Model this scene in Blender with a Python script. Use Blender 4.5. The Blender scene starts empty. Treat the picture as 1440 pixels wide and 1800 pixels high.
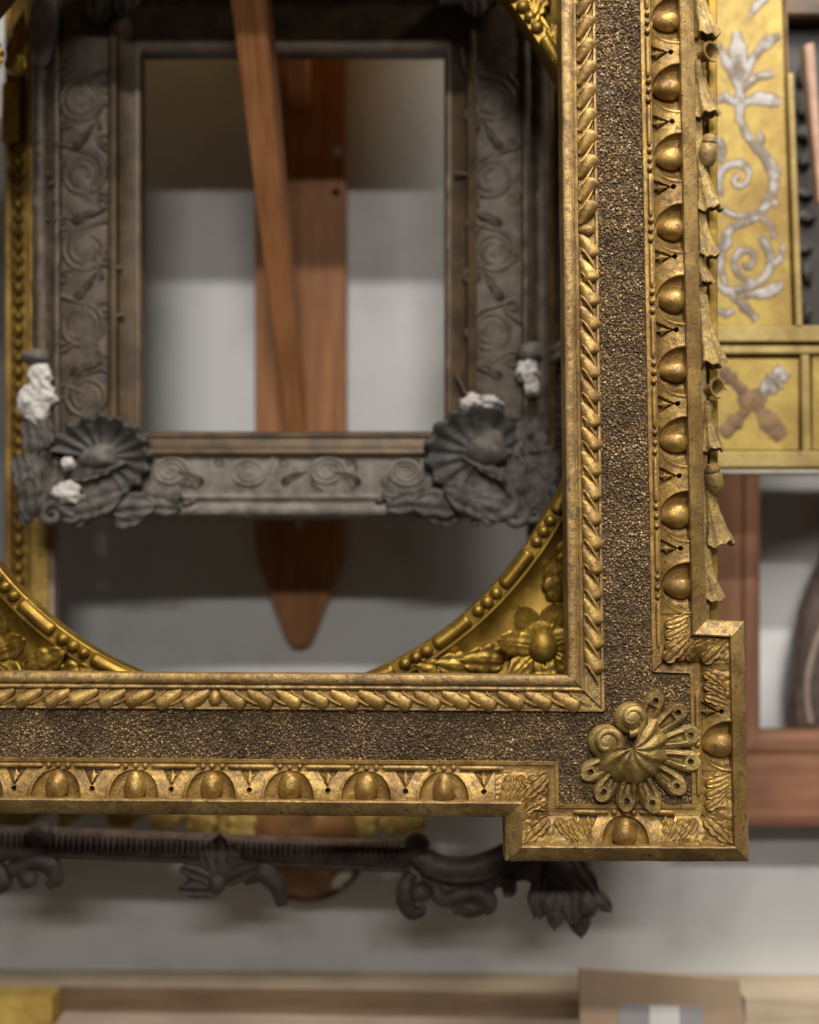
import bpy, math, random
import numpy as np
from mathutils import Vector, Matrix

# ------------------------------------------------------------------ camera, light, exposure
scene = bpy.context.scene
col = scene.collection
random.seed(7); rng = np.random.default_rng(11)

FPX = 2400.0            # focal length in photograph pixels (1440 wide)
DIST = 1.2              # metres from camera to the sanded gilt frame
PITCH = math.radians(2.5)
LEAN = math.radians(2.0)
CAM = np.array([0.0, -DIST, 0.0])
FWD = np.array([0.0, math.cos(PITCH), math.sin(PITCH)])
UPV = np.array([0.0, -math.sin(PITCH), math.cos(PITCH)])

cd = bpy.data.cameras.new('camera'); cam = bpy.data.objects.new('camera', cd); col.objects.link(cam)
cam.location = CAM; cam.rotation_euler = (math.pi/2 + PITCH, 0, 0)
cd.sensor_fit = 'HORIZONTAL'; cd.sensor_width = 36.0; cd.lens = 36.0*FPX/1440.0
cd.clip_start = 0.05; cd.clip_end = 50
cd.dof.use_dof = True; cd.dof.focus_distance = 1.19; cd.dof.aperture_fstop = 2.6
scene.camera = cam

world = bpy.data.worlds.new('World'); scene.world = world; world.use_nodes = True
bg = world.node_tree.nodes['Background']
bg.inputs[0].default_value = (1.0, 0.98, 0.96, 1); bg.inputs[1].default_value = 0.045

def area_lamp(name, loc, target, sx, sy, power, color):
    l = bpy.data.lights.new(name, 'AREA'); l.shape = 'RECTANGLE'; l.size = sx; l.size_y = sy
    l.energy = power; l.color = color
    o = bpy.data.objects.new(name, l); col.objects.link(o); o.location = loc
    o.rotation_euler = (Vector(target)-Vector(loc)).to_track_quat('-Z', 'Y').to_euler()
    return o
area_lamp('room_tube_lamp', (-0.1, -4.2, 2.62), (0.0, 0.3, 0.0), 1.5, 0.12, 125, (1.0, 0.965, 0.91))
area_lamp('far_tube_lamp', (0.3, -6.2, 2.0), (0.0, 0.3, 0.0), 1.5, 0.15, 92, (1.0, 0.97, 0.92))
area_lamp('ceiling_tube_lamp', (0.45, -0.55, 1.4), (0.0, 0.35, -0.2), 1.4, 0.08, 37, (1.0, 0.955, 0.88))

scene.view_settings.view_transform = 'Standard'; scene.view_settings.look = 'None'
scene.view_settings.exposure = 0.0; scene.view_settings.gamma = 1.0
scene.render.resolution_x = 819; scene.render.resolution_y = 1024
scene.cycles.max_bounces = 6

# ------------------------------------------------------------------ coordinates
def ray(px, py):
    px = np.asarray(px, float); py = np.asarray(py, float)
    a = (px-720)/FPX; b = (900-py)/FPX
    return FWD + a[..., None]*np.array([1.0, 0, 0]) + b[..., None]*UPV

def P(px, py, y, h=0.0):
    """point of the vertical plane at depth y seen at a pixel; h px (of that plane) towards the room"""
    d = ray(px, py); t = (y+DIST)/d[..., 1]
    X = CAM + t[..., None]*d
    k = (DIST+y)/FPX
    X = X.copy(); X[..., 1] -= np.asarray(h, float)*k
    return X

def PV(px, py, y):
    return Vector(P(px, py, y))

S = 0.0005              # one design unit of the sanded frame: half a millimetre
NF = np.array([0.0, -math.cos(LEAN), math.sin(LEAN)])
EU = np.array([1.0, 0, 0]); EV = -np.array([0.0, math.sin(LEAN), math.cos(LEAN)])
Q0 = CAM + DIST*FWD
def W(U, V, h=0.0):
    U = np.asarray(U, float); V = np.asarray(V, float); h = np.asarray(h, float)
    U, V, h = np.broadcast_arrays(U, V, h)
    return Q0 + S*(U[..., None]*EU + V[..., None]*EV + h[..., None]*NF)
def uv(px, py):
    d = ray(px, py); t = (NF@(Q0-CAM))/(d@NF)
    X = CAM + t*d - Q0
    return X@EU/S, X@EV/S

def sstep(a, b, x):
    t = np.clip((x-a)/(b-a), 0, 1); return t*t*(3-2*t)

def vnoise(x, y, seed=0):
    x = np.asarray(x, float); y = np.asarray(y, float)
    xi = np.floor(x); yi = np.floor(y); fx = x-xi; fy = y-yi
    fx = fx*fx*(3-2*fx); fy = fy*fy*(3-2*fy)
    def hsh(a, b):
        v = np.sin(a*127.1+b*311.7+seed*74.7)*43758.5453
        return v-np.floor(v)
    return ((hsh(xi, yi)*(1-fx)+hsh(xi+1, yi)*fx)*(1-fy)+(hsh(xi, yi+1)*(1-fx)+hsh(xi+1, yi+1)*fx)*fy)*2-1
def fnoise(x, y, seed=0):
    return vnoise(x, y, seed)+.5*vnoise(x*2.1, y*2.1, seed+3)+.25*vnoise(x*4.3, y*4.3, seed+5)

# ------------------------------------------------------------------ materials
def nodes_of(name):
    m = bpy.data.materials.new(name); m.use_nodes = True
    nt = m.node_tree; return m, nt, nt.nodes, nt.links, nt.nodes['Principled BSDF']
def ramp(N, stops):
    r = N.new('ShaderNodeValToRGB'); e = r.color_ramp.elements
    while len(e) < len(stops): e.new(0.5)
    for k, (p, c) in enumerate(stops):
        e[k].position = p; e[k].color = (*c, 1) if len(c) == 3 else c
    return r
def noise(N, L, vec, scale, detail=4, rough=.55, dist=0.0):
    n = N.new('ShaderNodeTexNoise'); n.inputs['Scale'].default_value = scale
    n.inputs['Detail'].default_value = detail; n.inputs['Roughness'].default_value = rough
    n.inputs['Distortion'].default_value = dist
    if vec is not None: L.new(vec, n.inputs['Vector'])
    return n
def mixc(N, L, fac, a, b, mode='MIX'):
    m = N.new('ShaderNodeMix'); m.data_type = 'RGBA'; m.blend_type = mode
    for s, v in ((m.inputs[0], fac), (m.inputs[6], a), (m.inputs[7], b)):
        if hasattr(v, 'default_value') or hasattr(v, 'links'): L.new(v, s)
        elif isinstance(v, (int, float)): s.default_value = v
        else: s.default_value = (*v, 1)
    return m.outputs[2]
def bump(N, L, b, hgt, strength, dist):
    bp = N.new('ShaderNodeBump'); bp.inputs['Strength'].default_value = strength
    bp.inputs['Distance'].default_value = dist
    L.new(hgt, bp.inputs['Height']); L.new(bp.outputs[0], b.inputs['Normal'])

def gilt(name, gold, gold2, bole, dirt, metal=.55, rough=.42, bole_amt=.55, dirt_amt=.6, bmp=.35, scale=1.0, loss=.72):
    """old leaf gilding: two tones of gold, rubbed patches of bole and dark dirt specks"""
    m, nt, N, L, b = nodes_of(name)
    g = N.new('ShaderNodeNewGeometry'); pos = g.outputs['Position']
    n1 = noise(N, L, pos, 45*scale, 5, .6); n2 = noise(N, L, pos, 150*scale, 6, .7, .6)
    n3 = noise(N, L, pos, 420*scale, 4, .65); n4 = noise(N, L, pos, 17*scale, 6, .65, .5)
    c = mixc(N, L, ramp_out(N, L, n1, .38, .64), gold, gold2)
    c = mixc(N, L, ramp_out(N, L, n2, bole_amt, bole_amt+.20), c, bole)
    c = mixc(N, L, ramp_out(N, L, n3, dirt_amt, dirt_amt+.07), c, dirt)
    wk = mixc(N, L, ramp_out(N, L, n4, .42, .68), (1, 1, 1), (.62, .55, .47)); c = mixc(N, L, 1.0, c, wk, 'MULTIPLY')
    n5 = noise(N, L, pos, 75*scale, 7, .72, 1.0)
    c = mixc(N, L, ramp_out(N, L, n5, loss, loss+.05), c, (.42, .315, .165))
    L.new(c, b.inputs['Base Color'])
    mr = N.new('ShaderNodeMapRange'); L.new(n2.outputs[0], mr.inputs[0])
    mr.inputs[1].default_value = .4; mr.inputs[2].default_value = .7
    mr.inputs[3].default_value = rough-.08; mr.inputs[4].default_value = rough+.22
    L.new(mr.outputs[0], b.inputs['Roughness'])
    mm = N.new('ShaderNodeMapRange'); L.new(n2.outputs[0], mm.inputs[0])
    mm.inputs[1].default_value = bole_amt-.06; mm.inputs[2].default_value = bole_amt+.12
    mm.inputs[3].default_value = metal; mm.inputs[4].default_value = metal*.3
    L.new(mm.outputs[0], b.inputs['Metallic'])
    ad = N.new('ShaderNodeMath'); ad.operation = 'ADD'; L.new(n2.outputs[0], ad.inputs[0]); L.new(n3.outputs[0], ad.inputs[1])
    bump(N, L, b, ad.outputs[0], bmp, .0012)
    return m
def ramp_out(N, L, n, a, b):
    mr = N.new('ShaderNodeMapRange'); mr.interpolation_type = 'SMOOTHSTEP'
    L.new(n.outputs[0], mr.inputs[0]); mr.inputs[1].default_value = a; mr.inputs[2].default_value = b
    return mr.outputs[0]

def plain(name, c1, c2, rough=.6, metal=0.0, scale=30, bmp=.2, spec=.4, lo=.35, hi=.65):
    m, nt, N, L, b = nodes_of(name)
    g = N.new('ShaderNodeNewGeometry')
    n1 = noise(N, L, g.outputs['Position'], scale, 5, .6); n2 = noise(N, L, g.outputs['Position'], scale*7, 4, .6)
    c = mixc(N, L, ramp_out(N, L, n1, lo, hi), c1, c2)
    L.new(c, b.inputs['Base Color']); b.inputs['Roughness'].default_value = rough
    b.inputs['Metallic'].default_value = metal; b.inputs['Specular IOR Level'].default_value = spec
    if bmp: bump(N, L, b, n2.outputs[0], bmp, .001)
    return m
def wood(name, c1, c2, rough=.45, axis='Z', freq=90, stretch=.06, rotx=0):
    m, nt, N, L, b = nodes_of(name)
    g = N.new('ShaderNodeNewGeometry'); mp = N.new('ShaderNodeMapping')
    sc = [1, 1, 1]; sc['XYZ'.index(axis)] = stretch; mp.inputs['Scale'].default_value = sc
    rt = N.new('ShaderNodeMapping'); rt.inputs['Rotation'].default_value = (math.radians(rotx), 0, 0)
    L.new(g.outputs['Position'], rt.inputs[0]); L.new(rt.outputs[0], mp.inputs[0])
    n1 = noise(N, L, mp.outputs[0], freq, 5, .65, .4); n2 = noise(N, L, mp.outputs[0], freq*4, 3, .6)
    n3 = noise(N, L, g.outputs['Position'], 9, 3)
    c = mixc(N, L, ramp_out(N, L, n1, .34, .66), c1, c2)
    k = mixc(N, L, ramp_out(N, L, n3, .3, .75), (1, 1, 1), (.72, .70, .68)); c = mixc(N, L, 1.0, c, k, 'MULTIPLY')
    L.new(c, b.inputs['Base Color']); b.inputs['Roughness'].default_value = rough; b.inputs['Specular IOR Level'].default_value = .22
    bump(N, L, b, n2.outputs[0], .15, .001)
    return m

M = {}
M['gilt'] = gilt('antique_gilding', (.45, .28, .074), (.29, .168, .042), (.165, .095, .036), (.022, .013, .008), metal=.5, rough=.42, bole_amt=.48, dirt_amt=.61, bmp=.4, loss=.69)
M['gilt_rail'] = gilt('rubbed_gilding', (.41, .26, .080), (.26, .155, .046), (.155, .095, .04), (.025, .017, .010), metal=.4, rough=.45, bole_amt=.46, dirt_amt=.61, bmp=.55, scale=.8, loss=.69)
M['gilt_egg'] = gilt('burnished_gilding', (.42, .255, .058), (.27, .152, .036), (.17, .085, .026), (.025, .016, .010), metal=.55, rough=.36, bole_amt=.48, dirt_amt=.62, bmp=.35, loss=.73)
M['gilt_shell'] = gilt('shell_gilding', (.40, .275, .082), (.21, .135, .042), (.33, .26, .15), (.025, .017, .011), metal=.45, rough=.40, bole_amt=.54, dirt_amt=.61, bmp=.5, loss=.65)
M['gilt_bright'] = gilt('bright_gilding', (.33, .205, .032), (.23, .135, .02), (.13, .065, .012), (.04, .025, .012), metal=.72, rough=.42, bole_amt=.62, dirt_amt=.72, bmp=.08, scale=.5, loss=.9)
M['gilt_old'] = gilt('aged_gilding', (.52, .34, .075), (.34, .20, .05), (.16, .08, .03), (.05, .03, .02), metal=.5, rough=.45, bole_amt=.58, dirt_amt=.66, bmp=.3, scale=.7)
M['leaf_gilt'] = gilt('carved_leaf_gilding', (.38, .26, .072), (.24, .15, .042), (.16, .10, .05), (.025, .017, .011), metal=.38, rough=.45, bole_amt=.48, dirt_amt=.60, bmp=.8, loss=.66)
M['gilt_lit'] = gilt('amber_gold_leaf', (.66, .45, .11), (.55, .34, .08), (.33, .17, .05), (.10, .06, .03), metal=.3, rough=.45, bole_amt=.58, dirt_amt=.68, bmp=.3, scale=.6)  # amber gold, colour raised to make up for light missing on the low carving
M['hole'] = plain('drilled_hole_dark', (.006, .005, .004), (.01, .008, .006), rough=.9, bmp=0, spec=.1)
M['seam'] = plain('open_joint_dark', (.02, .014, .01), (.03, .02, .012), rough=.9, bmp=0, spec=.1)
M['wall'] = plain('painted_plaster', (.67, .67, .66), (.57, .565, .55), rough=.75, scale=9, bmp=.15, lo=.42, hi=.75)
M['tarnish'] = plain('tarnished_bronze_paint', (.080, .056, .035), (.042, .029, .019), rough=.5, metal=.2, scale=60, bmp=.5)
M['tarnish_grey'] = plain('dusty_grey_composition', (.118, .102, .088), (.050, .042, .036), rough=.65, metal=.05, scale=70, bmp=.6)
M['dusty_lit'] = plain('dusty_lit_bronze', (.20, .172, .145), (.115, .094, .076), rough=.7, metal=.05, scale=60, bmp=.5)  # paler bronze for the bottom rail: dust, and light put into the colour
M['liner'] = plain('worn_bronze_liner', (.092, .058, .027), (.050, .032, .017), rough=.45, metal=.3, scale=40, bmp=.25)
M['shellgrey'] = plain('dark_shell_composition', (.062, .056, .050), (.034, .030, .027), rough=.6, metal=.05, scale=80, bmp=.5)
M['plaster'] = plain('bare_white_plaster', (.55, .51, .48), (.36, .325, .30), rough=.85, scale=90, bmp=.7)
M['lilac'] = plain('grey_lilac_filler', (.20, .18, .185), (.12, .105, .11), rough=.8, scale=60, bmp=.6)
M['pine'] = wood('varnished_pine', (.43, .195, .070), (.30, .115, .038), rough=.5)
M['pine_arm'] = wood('varnished_pine_batten', (.60, .27, .11), (.42, .165, .062), rough=.42, freq=110, rotx=-42)
M['pale'] = wood('pale_planed_wood', (.62, .50, .35), (.52, .41, .28), rough=.55, axis='X')
M['brownboard'] = wood('brown_stained_board', (.30, .21, .125), (.23, .155, .09), rough=.55, axis='X')
M['pinkboard'] = wood('dull_pinkish_wood', (.50, .39, .31), (.42, .32, .25), rough=.6, axis='X')
M['redwood'] = wood('reddish_frame_wood', (.37, .185, .105), (.27, .125, .07), rough=.5, axis='Z', freq=60)
M['redwoodx'] = wood('reddish_frame_wood_rail', (.37, .185, .105), (.27, .125, .07), rough=.5, axis='X', freq=60)
M['darkwood'] = plain('dark_walnut_carving', (.14, .10, .082), (.075, .050, .040), rough=.5, scale=45, bmp=.35)
M['darkedge'] = plain('brown_worn_edge', (.10, .055, .025), (.05, .028, .018), rough=.5, scale=45, bmp=.3)
M['yellow'] = gilt('yellow_gilded_panel', (.41, .295, .065), (.35, .235, .05), (.28, .18, .06), (.13, .09, .05), metal=.22, rough=.55, bole_amt=.55, dirt_amt=.66, bmp=.3, scale=.5, loss=.70)
M['yellow_edge'] = gilt('pale_yellow_gilding', (.40, .30, .10), (.33, .235, .075), (.18, .115, .055), (.08, .055, .04), metal=.2, rough=.55, bole_amt=.54, dirt_amt=.66, bmp=.3, scale=.5, loss=.70)
M['scrollgrey'] = plain('worn_grey_painted_scroll', (.36, .335, .31), (.17, .135, .10), rough=.7, scale=55, bmp=.2, lo=.42, hi=.6)
M['brownpaint'] = plain('brown_painted_flower', (.12, .07, .04), (.22, .13, .055), rough=.7, scale=60, bmp=.2)
M['card'] = plain('brown_cardboard', (.44, .31, .205), (.40, .275, .18), rough=.85, scale=20, bmp=.1)
M['label_grey'] = plain('grey_label_paper', (.36, .34, .335), (.33, .31, .31), rough=.7, scale=20, bmp=0)
M['label_white'] = plain('white_label_paper', (.72, .70, .67), (.68, .66, .63), rough=.7, scale=20, bmp=0)
M['blue'] = plain('pale_blue_paper', (.33, .38, .44), (.29, .34, .40), rough=.7, scale=30, bmp=.1)
M['steel'] = plain('screw_steel', (.45, .46, .48), (.35, .35, .36), rough=.35, metal=.8, scale=80, bmp=0)
M['black'] = plain('black_lacquered_wood', (.020, .016, .014), (.032, .024, .018), rough=.5, scale=40, bmp=.2)
M['copper'] = plain('pinkish_wood_edge', (.42, .25, .17), (.30, .18, .12), rough=.55, scale=40, bmp=.2)
M['amber'] = plain('amber_toned_wood', (.36, .17, .055), (.20, .09, .035), rough=.3, scale=30, bmp=.15)
M['cream'] = plain('cream_gesso', (.60, .55, .42), (.5, .45, .33), rough=.7, scale=60, bmp=.2)

def sandmat():
    m, nt, N, L, b = nodes_of('gilded_sand')
    g = N.new('ShaderNodeNewGeometry')
    r = ramp(N, [(0, (.115, .071, .034)), (.5, (.185, .118, .056)), (.85, (.25, .163, .076)), (.97, (.33, .225, .102)), (1, (.42, .30, .14))])
    L.new(g.outputs['Random Per Island'], r.inputs[0])
    n = noise(N, L, g.outputs['Position'], 16, 4)
    k = mixc(N, L, ramp_out(N, L, n, .35, .65), (.62, .60, .58), (1.3, 1.25, 1.12))
    c = mixc(N, L, 1.0, r.outputs[0], k, 'MULTIPLY')
    L.new(c, b.inputs['Base Color']); b.inputs['Roughness'].default_value = .5; b.inputs['Metallic'].default_value = .25
    return m
M['sand'] = sandmat()
M['sandbed'] = plain('dark_sand_bed', (.085, .056, .033), (.13, .09, .052), rough=.8, scale=200, bmp=.6)

# ------------------------------------------------------------------ mesh helpers
def mk(name, verts, faces, mat, sharp=38):
    me = bpy.data.meshes.new(name)
    verts = np.asarray(verts, float).reshape(-1, 3)
    me.from_pydata([tuple(v) for v in verts], [], [tuple(int(i) for i in f) for f in faces])
    me.materials.append(mat)
    if sharp:
        me.polygons.foreach_set('use_smooth', [True]*len(me.polygons))
        me.set_sharp_from_angle(angle=math.radians(sharp))
    me.update(); return me

def gridfaces(n, m, off=0, wrap=False, flip=False):
    i = np.arange(n-1)[:, None]; j = np.arange(m if wrap else m-1)[None, :]
    a = i*m+j; b = i*m+(j+1) % m; c = (i+1)*m+(j+1) % m; d = (i+1)*m+j
    f = np.stack([a, b, c, d], -1).reshape(-1, 4)+off
    return f[:, ::-1] if flip else f

def fixnormals(me):
    import bmesh
    bm = bmesh.new(); bm.from_mesh(me); bmesh.ops.recalc_face_normals(bm, faces=bm.faces); bm.to_mesh(me); bm.free(); me.update()

def solid(name, T, Bt, mat, sharp=38, recalc=True):
    """closed body between a top grid and a bottom grid of the same shape"""
    n, m = T.shape[:2]; k = n*m
    v = np.concatenate([T.reshape(-1, 3), Bt.reshape(-1, 3)])
    f = [gridfaces(n, m), gridfaces(n, m, k, flip=True)]
    loop = [(0, j) for j in range(m)]+[(i, m-1) for i in range(1, n)]+[(n-1, j) for j in range(m-2, -1, -1)]+[(i, 0) for i in range(n-2, 0, -1)]
    idx = np.array([i*m+j for i, j in loop]); nx = np.roll(idx, -1)
    f.append(np.stack([nx, idx, idx+k, nx+k], -1))
    me = mk(name, v, np.concatenate(f), mat, sharp)
    if recalc: fixnormals(me)
    return me

def sheet(name, T, mat, sharp=38):
    return mk(name, T.reshape(-1, 3), gridfaces(*T.shape[:2]), mat, sharp)

def tube(name, pts, rad, mat, seg=8, flat=1.0, sharp=50, ref=(0, 0, 1)):
    """tapered tube along points; closed at both ends; flat squashes it along ref"""
    pts = np.asarray(pts, float); n = len(pts); rad = np.broadcast_to(np.asarray(rad, float), (n,))
    d = np.gradient(pts, axis=0); d /= np.linalg.norm(d, axis=1)[:, None]+1e-12
    ref = np.asarray(ref, float)
    sdir = np.cross(d, ref); sdir /= np.linalg.norm(sdir, axis=1)[:, None]+1e-9
    w = np.cross(sdir, d)
    a = np.linspace(0, 2*math.pi, seg, endpoint=False)
    V = pts[:, None]+rad[:, None, None]*(np.cos(a)[None, :, None]*sdir[:, None]+flat*np.sin(a)[None, :, None]*w[:, None])
    f = list(gridfaces(n, seg, wrap=True)); v = V.reshape(-1, 3)
    v = np.concatenate([v, pts[:1], pts[-1:]]); c0, c1 = n*seg, n*seg+1
    for j in range(seg):
        f.append((c0, (j+1) % seg, j)); f.append((c1, (n-1)*seg+j, (n-1)*seg+(j+1) % seg))
    me = mk(name, v, f, mat, sharp); fixnormals(me); return me

def revolve(name, prof, mat, seg=16, sharp=40, squash=1.0):
    """(r, z) profile about z"""
    a = np.linspace(0, 2*math.pi, seg, endpoint=False)
    V = np.array([[(r*math.cos(t), r*math.sin(t)*squash, z) for t in a] for r, z in prof])
    me = mk(name, V.reshape(-1, 3), gridfaces(len(prof), seg, wrap=True), mat, sharp); fixnormals(me); return me

def blob(name, mat, seed=0, amp=.18, freq=2.2, n=20, m=14, top=(1, 1, 1)):
    th = np.linspace(0, 2*math.pi, n, endpoint=False); ph = np.linspace(.02, math.pi-.02, m)
    T, Ph = np.meshgrid(th, ph)
    x = np.cos(T)*np.sin(Ph); y = np.sin(T)*np.sin(Ph); z = np.cos(Ph)
    r = 1+amp*fnoise(x*freq+z*1.3+seed, y*freq-z*.9+seed*2, seed)
    V = np.stack([x*r*top[0], y*r*top[1], z*r*top[2]], -1)
    me = mk(name, V.reshape(-1, 3), gridfaces(m, n, wrap=True), mat, 60); fixnormals(me); return me

def egg(name, mat, a=1.0, b=1.0, c=1.0, point=.25, n=20, m=14):
    """egg with its narrow end at -y"""
    th = np.linspace(0, 2*math.pi, n, endpoint=False); ph = np.linspace(.02, math.pi-.02, m)
    T, Ph = np.meshgrid(th, ph)
    y = np.cos(Ph); k = np.sin(Ph)*(1+point*y)
    V = np.stack([a*k*np.cos(T), b*y, c*k*np.sin(T)], -1)
    me = mk(name, V.reshape(-1, 3), gridfaces(m, n, wrap=True), mat, 80); fixnormals(me); return me

def leaf(name, mat, Ln=100., Wd=30., hgt=12., lobes=4, curl=10., scal=.22, seed=0, n=34, m=13, tipw=.12, thick=4., fan=.55, rib=1.6, bend=0.):
    """carved acanthus leaf lying along +y: scalloped edge, ribs, raised curled tip"""
    s = np.linspace(0, 1, n)[:, None]; t = np.linspace(-1, 1, m)[None, :]
    w = Wd*(np.sin(np.pi*np.clip(s, 0, 1)**fan)**.7*(1-tipw)+tipw)*(1-scal+scal*np.abs(np.sin(np.pi*lobes*s+.4)))
    w = w*np.where(s > .93, np.sqrt(np.clip(1-((s-.93)/.075)**2, 0, 1)), 1)
    x = t*w+bend*s**2+0*s; y = s*Ln+np.abs(t)*(-.10)*Ln*s+0*t
    h = hgt*np.sqrt(np.clip(1-.75*t**2, 0, 1))*(.5+.5*np.sin(np.pi*s**.8))+curl*s**3
    h = h+rib*np.cos(t*7.5)*(1-.3*s)-2.2*np.exp(-(t/.09)**2)*(1-s)+1.2*np.abs(np.sin(np.pi*lobes*s+.4))*np.abs(t)*2
    h = h+.6*fnoise(x/9+seed, y/9, seed)
    T = np.stack([x, y, h+0*x], -1); B = T.copy(); B[..., 2] = np.minimum(B[..., 2]-thick, hgt*.2)
    B[..., 2] = np.where(s > .75, T[..., 2]-thick, np.minimum(B[..., 2], -3))
    return solid(name, T, B, mat, 55)

# ------------------------------------------------------------------ object helpers
def root(name, loc, label, cat, group=None, kind=None):
    o = bpy.data.objects.new(name, None); col.objects.link(o); o.location = loc; o.empty_display_size = .01
    o['label'] = label; o['category'] = cat
    if group: o['group'] = group
    if kind: o['kind'] = kind
    return o
def child(name, me, parent, label=None, stuff=False):
    """mesh whose vertices are in world coordinates, hung under parent"""
    o = bpy.data.objects.new(name, me); col.objects.link(o)
    if parent is not None:
        pl = world_loc(parent)
        me.transform(Matrix.Translation(-pl)); o.parent = parent
    if label: o['label'] = label
    if stuff: o['kind'] = 'stuff'
    return o
WL = {}
def world_loc(o):
    v = Vector((0, 0, 0))
    m = Matrix.Identity(4); chain = []
    while o is not None: chain.append(o); o = o.parent
    for k in reversed(chain): m = m @ (k.matrix_basis if k.matrix_basis else Matrix.Identity(4))
    return m.translation
def world_mat(o):
    m = Matrix.Identity(4); chain = []
    while o is not None: chain.append(o); o = o.parent
    for k in reversed(chain): m = m @ k.matrix_basis
    return m
def place(me, name, parent, origin, ex, ey, ez, sx, sy, sz, label=None):
    """shared mesh placed by its axes"""
    o = bpy.data.objects.new(name, me); col.objects.link(o)
    Mx = Matrix.Identity(4)
    for k, (e, s) in enumerate(((ex, sx), (ey, sy), (ez, sz))):
        for r in range(3): Mx[r][k] = e[r]*s
    for r in range(3): Mx[r][3] = origin[r]
    if parent is not None:
        o.parent = parent; Mx = world_mat(parent).inverted() @ Mx
    o.matrix_basis = Mx
    if label: o['label'] = label
    return o
def put(me, name, parent, px, py, y, rot=0., s=1., sx=None, sy=None, sz=None, h=0., label=None, tilt=0., yaw=0.):
    """shared mesh in px units on the vertical plane at depth y: mesh +y is up in the picture, +z to the room; rot in degrees, anticlockwise"""
    k = (DIST+y)/FPX; a = math.radians(rot)
    ex = np.array([math.cos(a), 0, math.sin(a)]); ey = np.array([-math.sin(a), 0, math.cos(a)]); ez = np.array([0, -1., 0])
    if tilt:
        c, q = math.cos(math.radians(tilt)), math.sin(math.radians(tilt)); ey, ez = ey*c+ez*q, ez*c-ey*q
    if yaw:
        c, q = math.cos(math.radians(yaw)), math.sin(math.radians(yaw)); ex, ez = ex*c+ez*q, ez*c-ex*q
    o = P(px, py, y, h)
    return place(me, name, parent, o, ex, ey, ez, k*(sx or s), k*(sy or s), k*(sz or s), label)
def putF(me, name, parent, U, V, h=0., ang=0., s=1., sx=None, sy=None, sz=None, label=None, mirror=False):
    """shared mesh on the sanded frame's own plane: mesh +x along angle ang (degrees from U towards V), +y across, +z out"""
    a = math.radians(ang)
    ex = EU*math.cos(a)+EV*math.sin(a); ey = -EU*math.sin(a)+EV*math.cos(a)
    if mirror: ex = -ex
    return place(me, name, parent, W(U, V, h), ex, ey, NF, S*(sx or s), S*(sy or s), S*(sz or s), label)

def extrude_px(name, pts, y0, y1, mat, sharp=30, bev=0.0):
    """outline in px (at plane y0) extruded straight back to depth y1"""
    pts = np.asarray(pts, float)
    A = P(pts[:, 0], pts[:, 1], y0); B = A.copy(); B[:, 1] = y1
    n = len(pts)
    if bev:
        c = A.mean(0); In = A+(c-A)*0; d = np.roll(A, -1, 0)-np.roll(A, 1, 0)
        nrm = np.stack([d[:, 2], 0*d[:, 0], -d[:, 0]], -1); nrm /= np.linalg.norm(nrm, axis=1)[:, None]
        if np.sum(nrm*(A-c)) < 0: nrm = -nrm
        In = A-nrm*bev; A2 = A.copy(); A2[:, 1] += bev
        v = np.concatenate([In, A2, B]); f = [tuple(range(n))]
        for r in range(2):
            for i in range(n): f.append((r*n+i, r*n+(i+1) % n, (r+1)*n+(i+1) % n, (r+1)*n+i))
        f.append(tuple(range(2*n, 3*n)))
    else:
        v = np.concatenate([A, B]); f = [tuple(range(n)), tuple(range(n, 2*n))]
        for i in range(n): f.append((i, (i+1) % n, n+(i+1) % n, n+i))
    me = mk(name, v, f, mat, sharp); fixnormals(me); return me

def member(name, o0, o1, i0, i1, y, prof, mat, n=24, jit=0.0, seed=0, fn=None):
    """one mitred side of a frame: outer edge px o0->o1, inner edge i0->i1, profile [(t, h px)]"""
    t = np.array([p[0] for p in prof])[:, None]; h = np.array([p[1] for p in prof])[:, None]
    a = np.linspace(0, 1, n)[None, :]
    o0, o1, i0, i1 = map(np.asarray, (o0, o1, i0, i1))
    tc = np.clip(t, 0, 1)
    X = (o0[0]*(1-a)+o1[0]*a)*(1-tc)+(i0[0]*(1-a)+i1[0]*a)*tc
    Y = (o0[1]*(1-a)+o1[1]*a)*(1-tc)+(i0[1]*(1-a)+i1[1]*a)*tc
    H = h+0*a
    if fn is not None: H = H+fn(t+0*a, a+0*t, X, Y)
    if jit: H = H+jit*fnoise(X/22, Y/22, seed); X = X+jit*.5*fnoise(X/30, Y/30, seed+9)
    return sheet(name, P(X, Y, y, H), mat, 40)
def frame_sides(parent, outer, inner, y, prof, mat, n=24, jit=0., name='moulding', sides='ltrb', fn=None, roll=0.):
    x0, y0, x1, y1 = outer; a0, b0, a1, b1 = inner
    O = [(x0, y0), (x1, y0), (x1, y1), (x0, y1)]; I = [(a0, b0), (a1, b0), (a1, b1), (a0, b1)]
    for k, s in enumerate('trbl'):
        if s in sides:
            mm = mat[s] if isinstance(mat, dict) else mat
            child(name, member(name, O[k], O[(k+1) % 4], I[k], I[(k+1) % 4], y, prof, mm, n, jit, k, fn), parent)

# ------------------------------------------------------------------ the wall behind
YW = 0.54
wv = np.array([[-1.6, YW, -1.3], [1.6, YW, -1.3], [1.6, YW, 1.5], [-1.6, YW, 1.5], [-1.6, YW+.05, -1.3], [1.6, YW+.05, -1.3], [1.6, YW+.05, 1.5], [-1.6, YW+.05, 1.5]])
me = mk('wall', wv, [(0, 1, 2, 3), (5, 4, 7, 6), (0, 4, 5, 1), (3, 2, 6, 7), (0, 3, 7, 4), (1, 5, 6, 2)], M['wall'], 0)
wall = bpy.data.objects.new('wall', me); col.objects.link(wall); wall['kind'] = 'structure'

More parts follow.
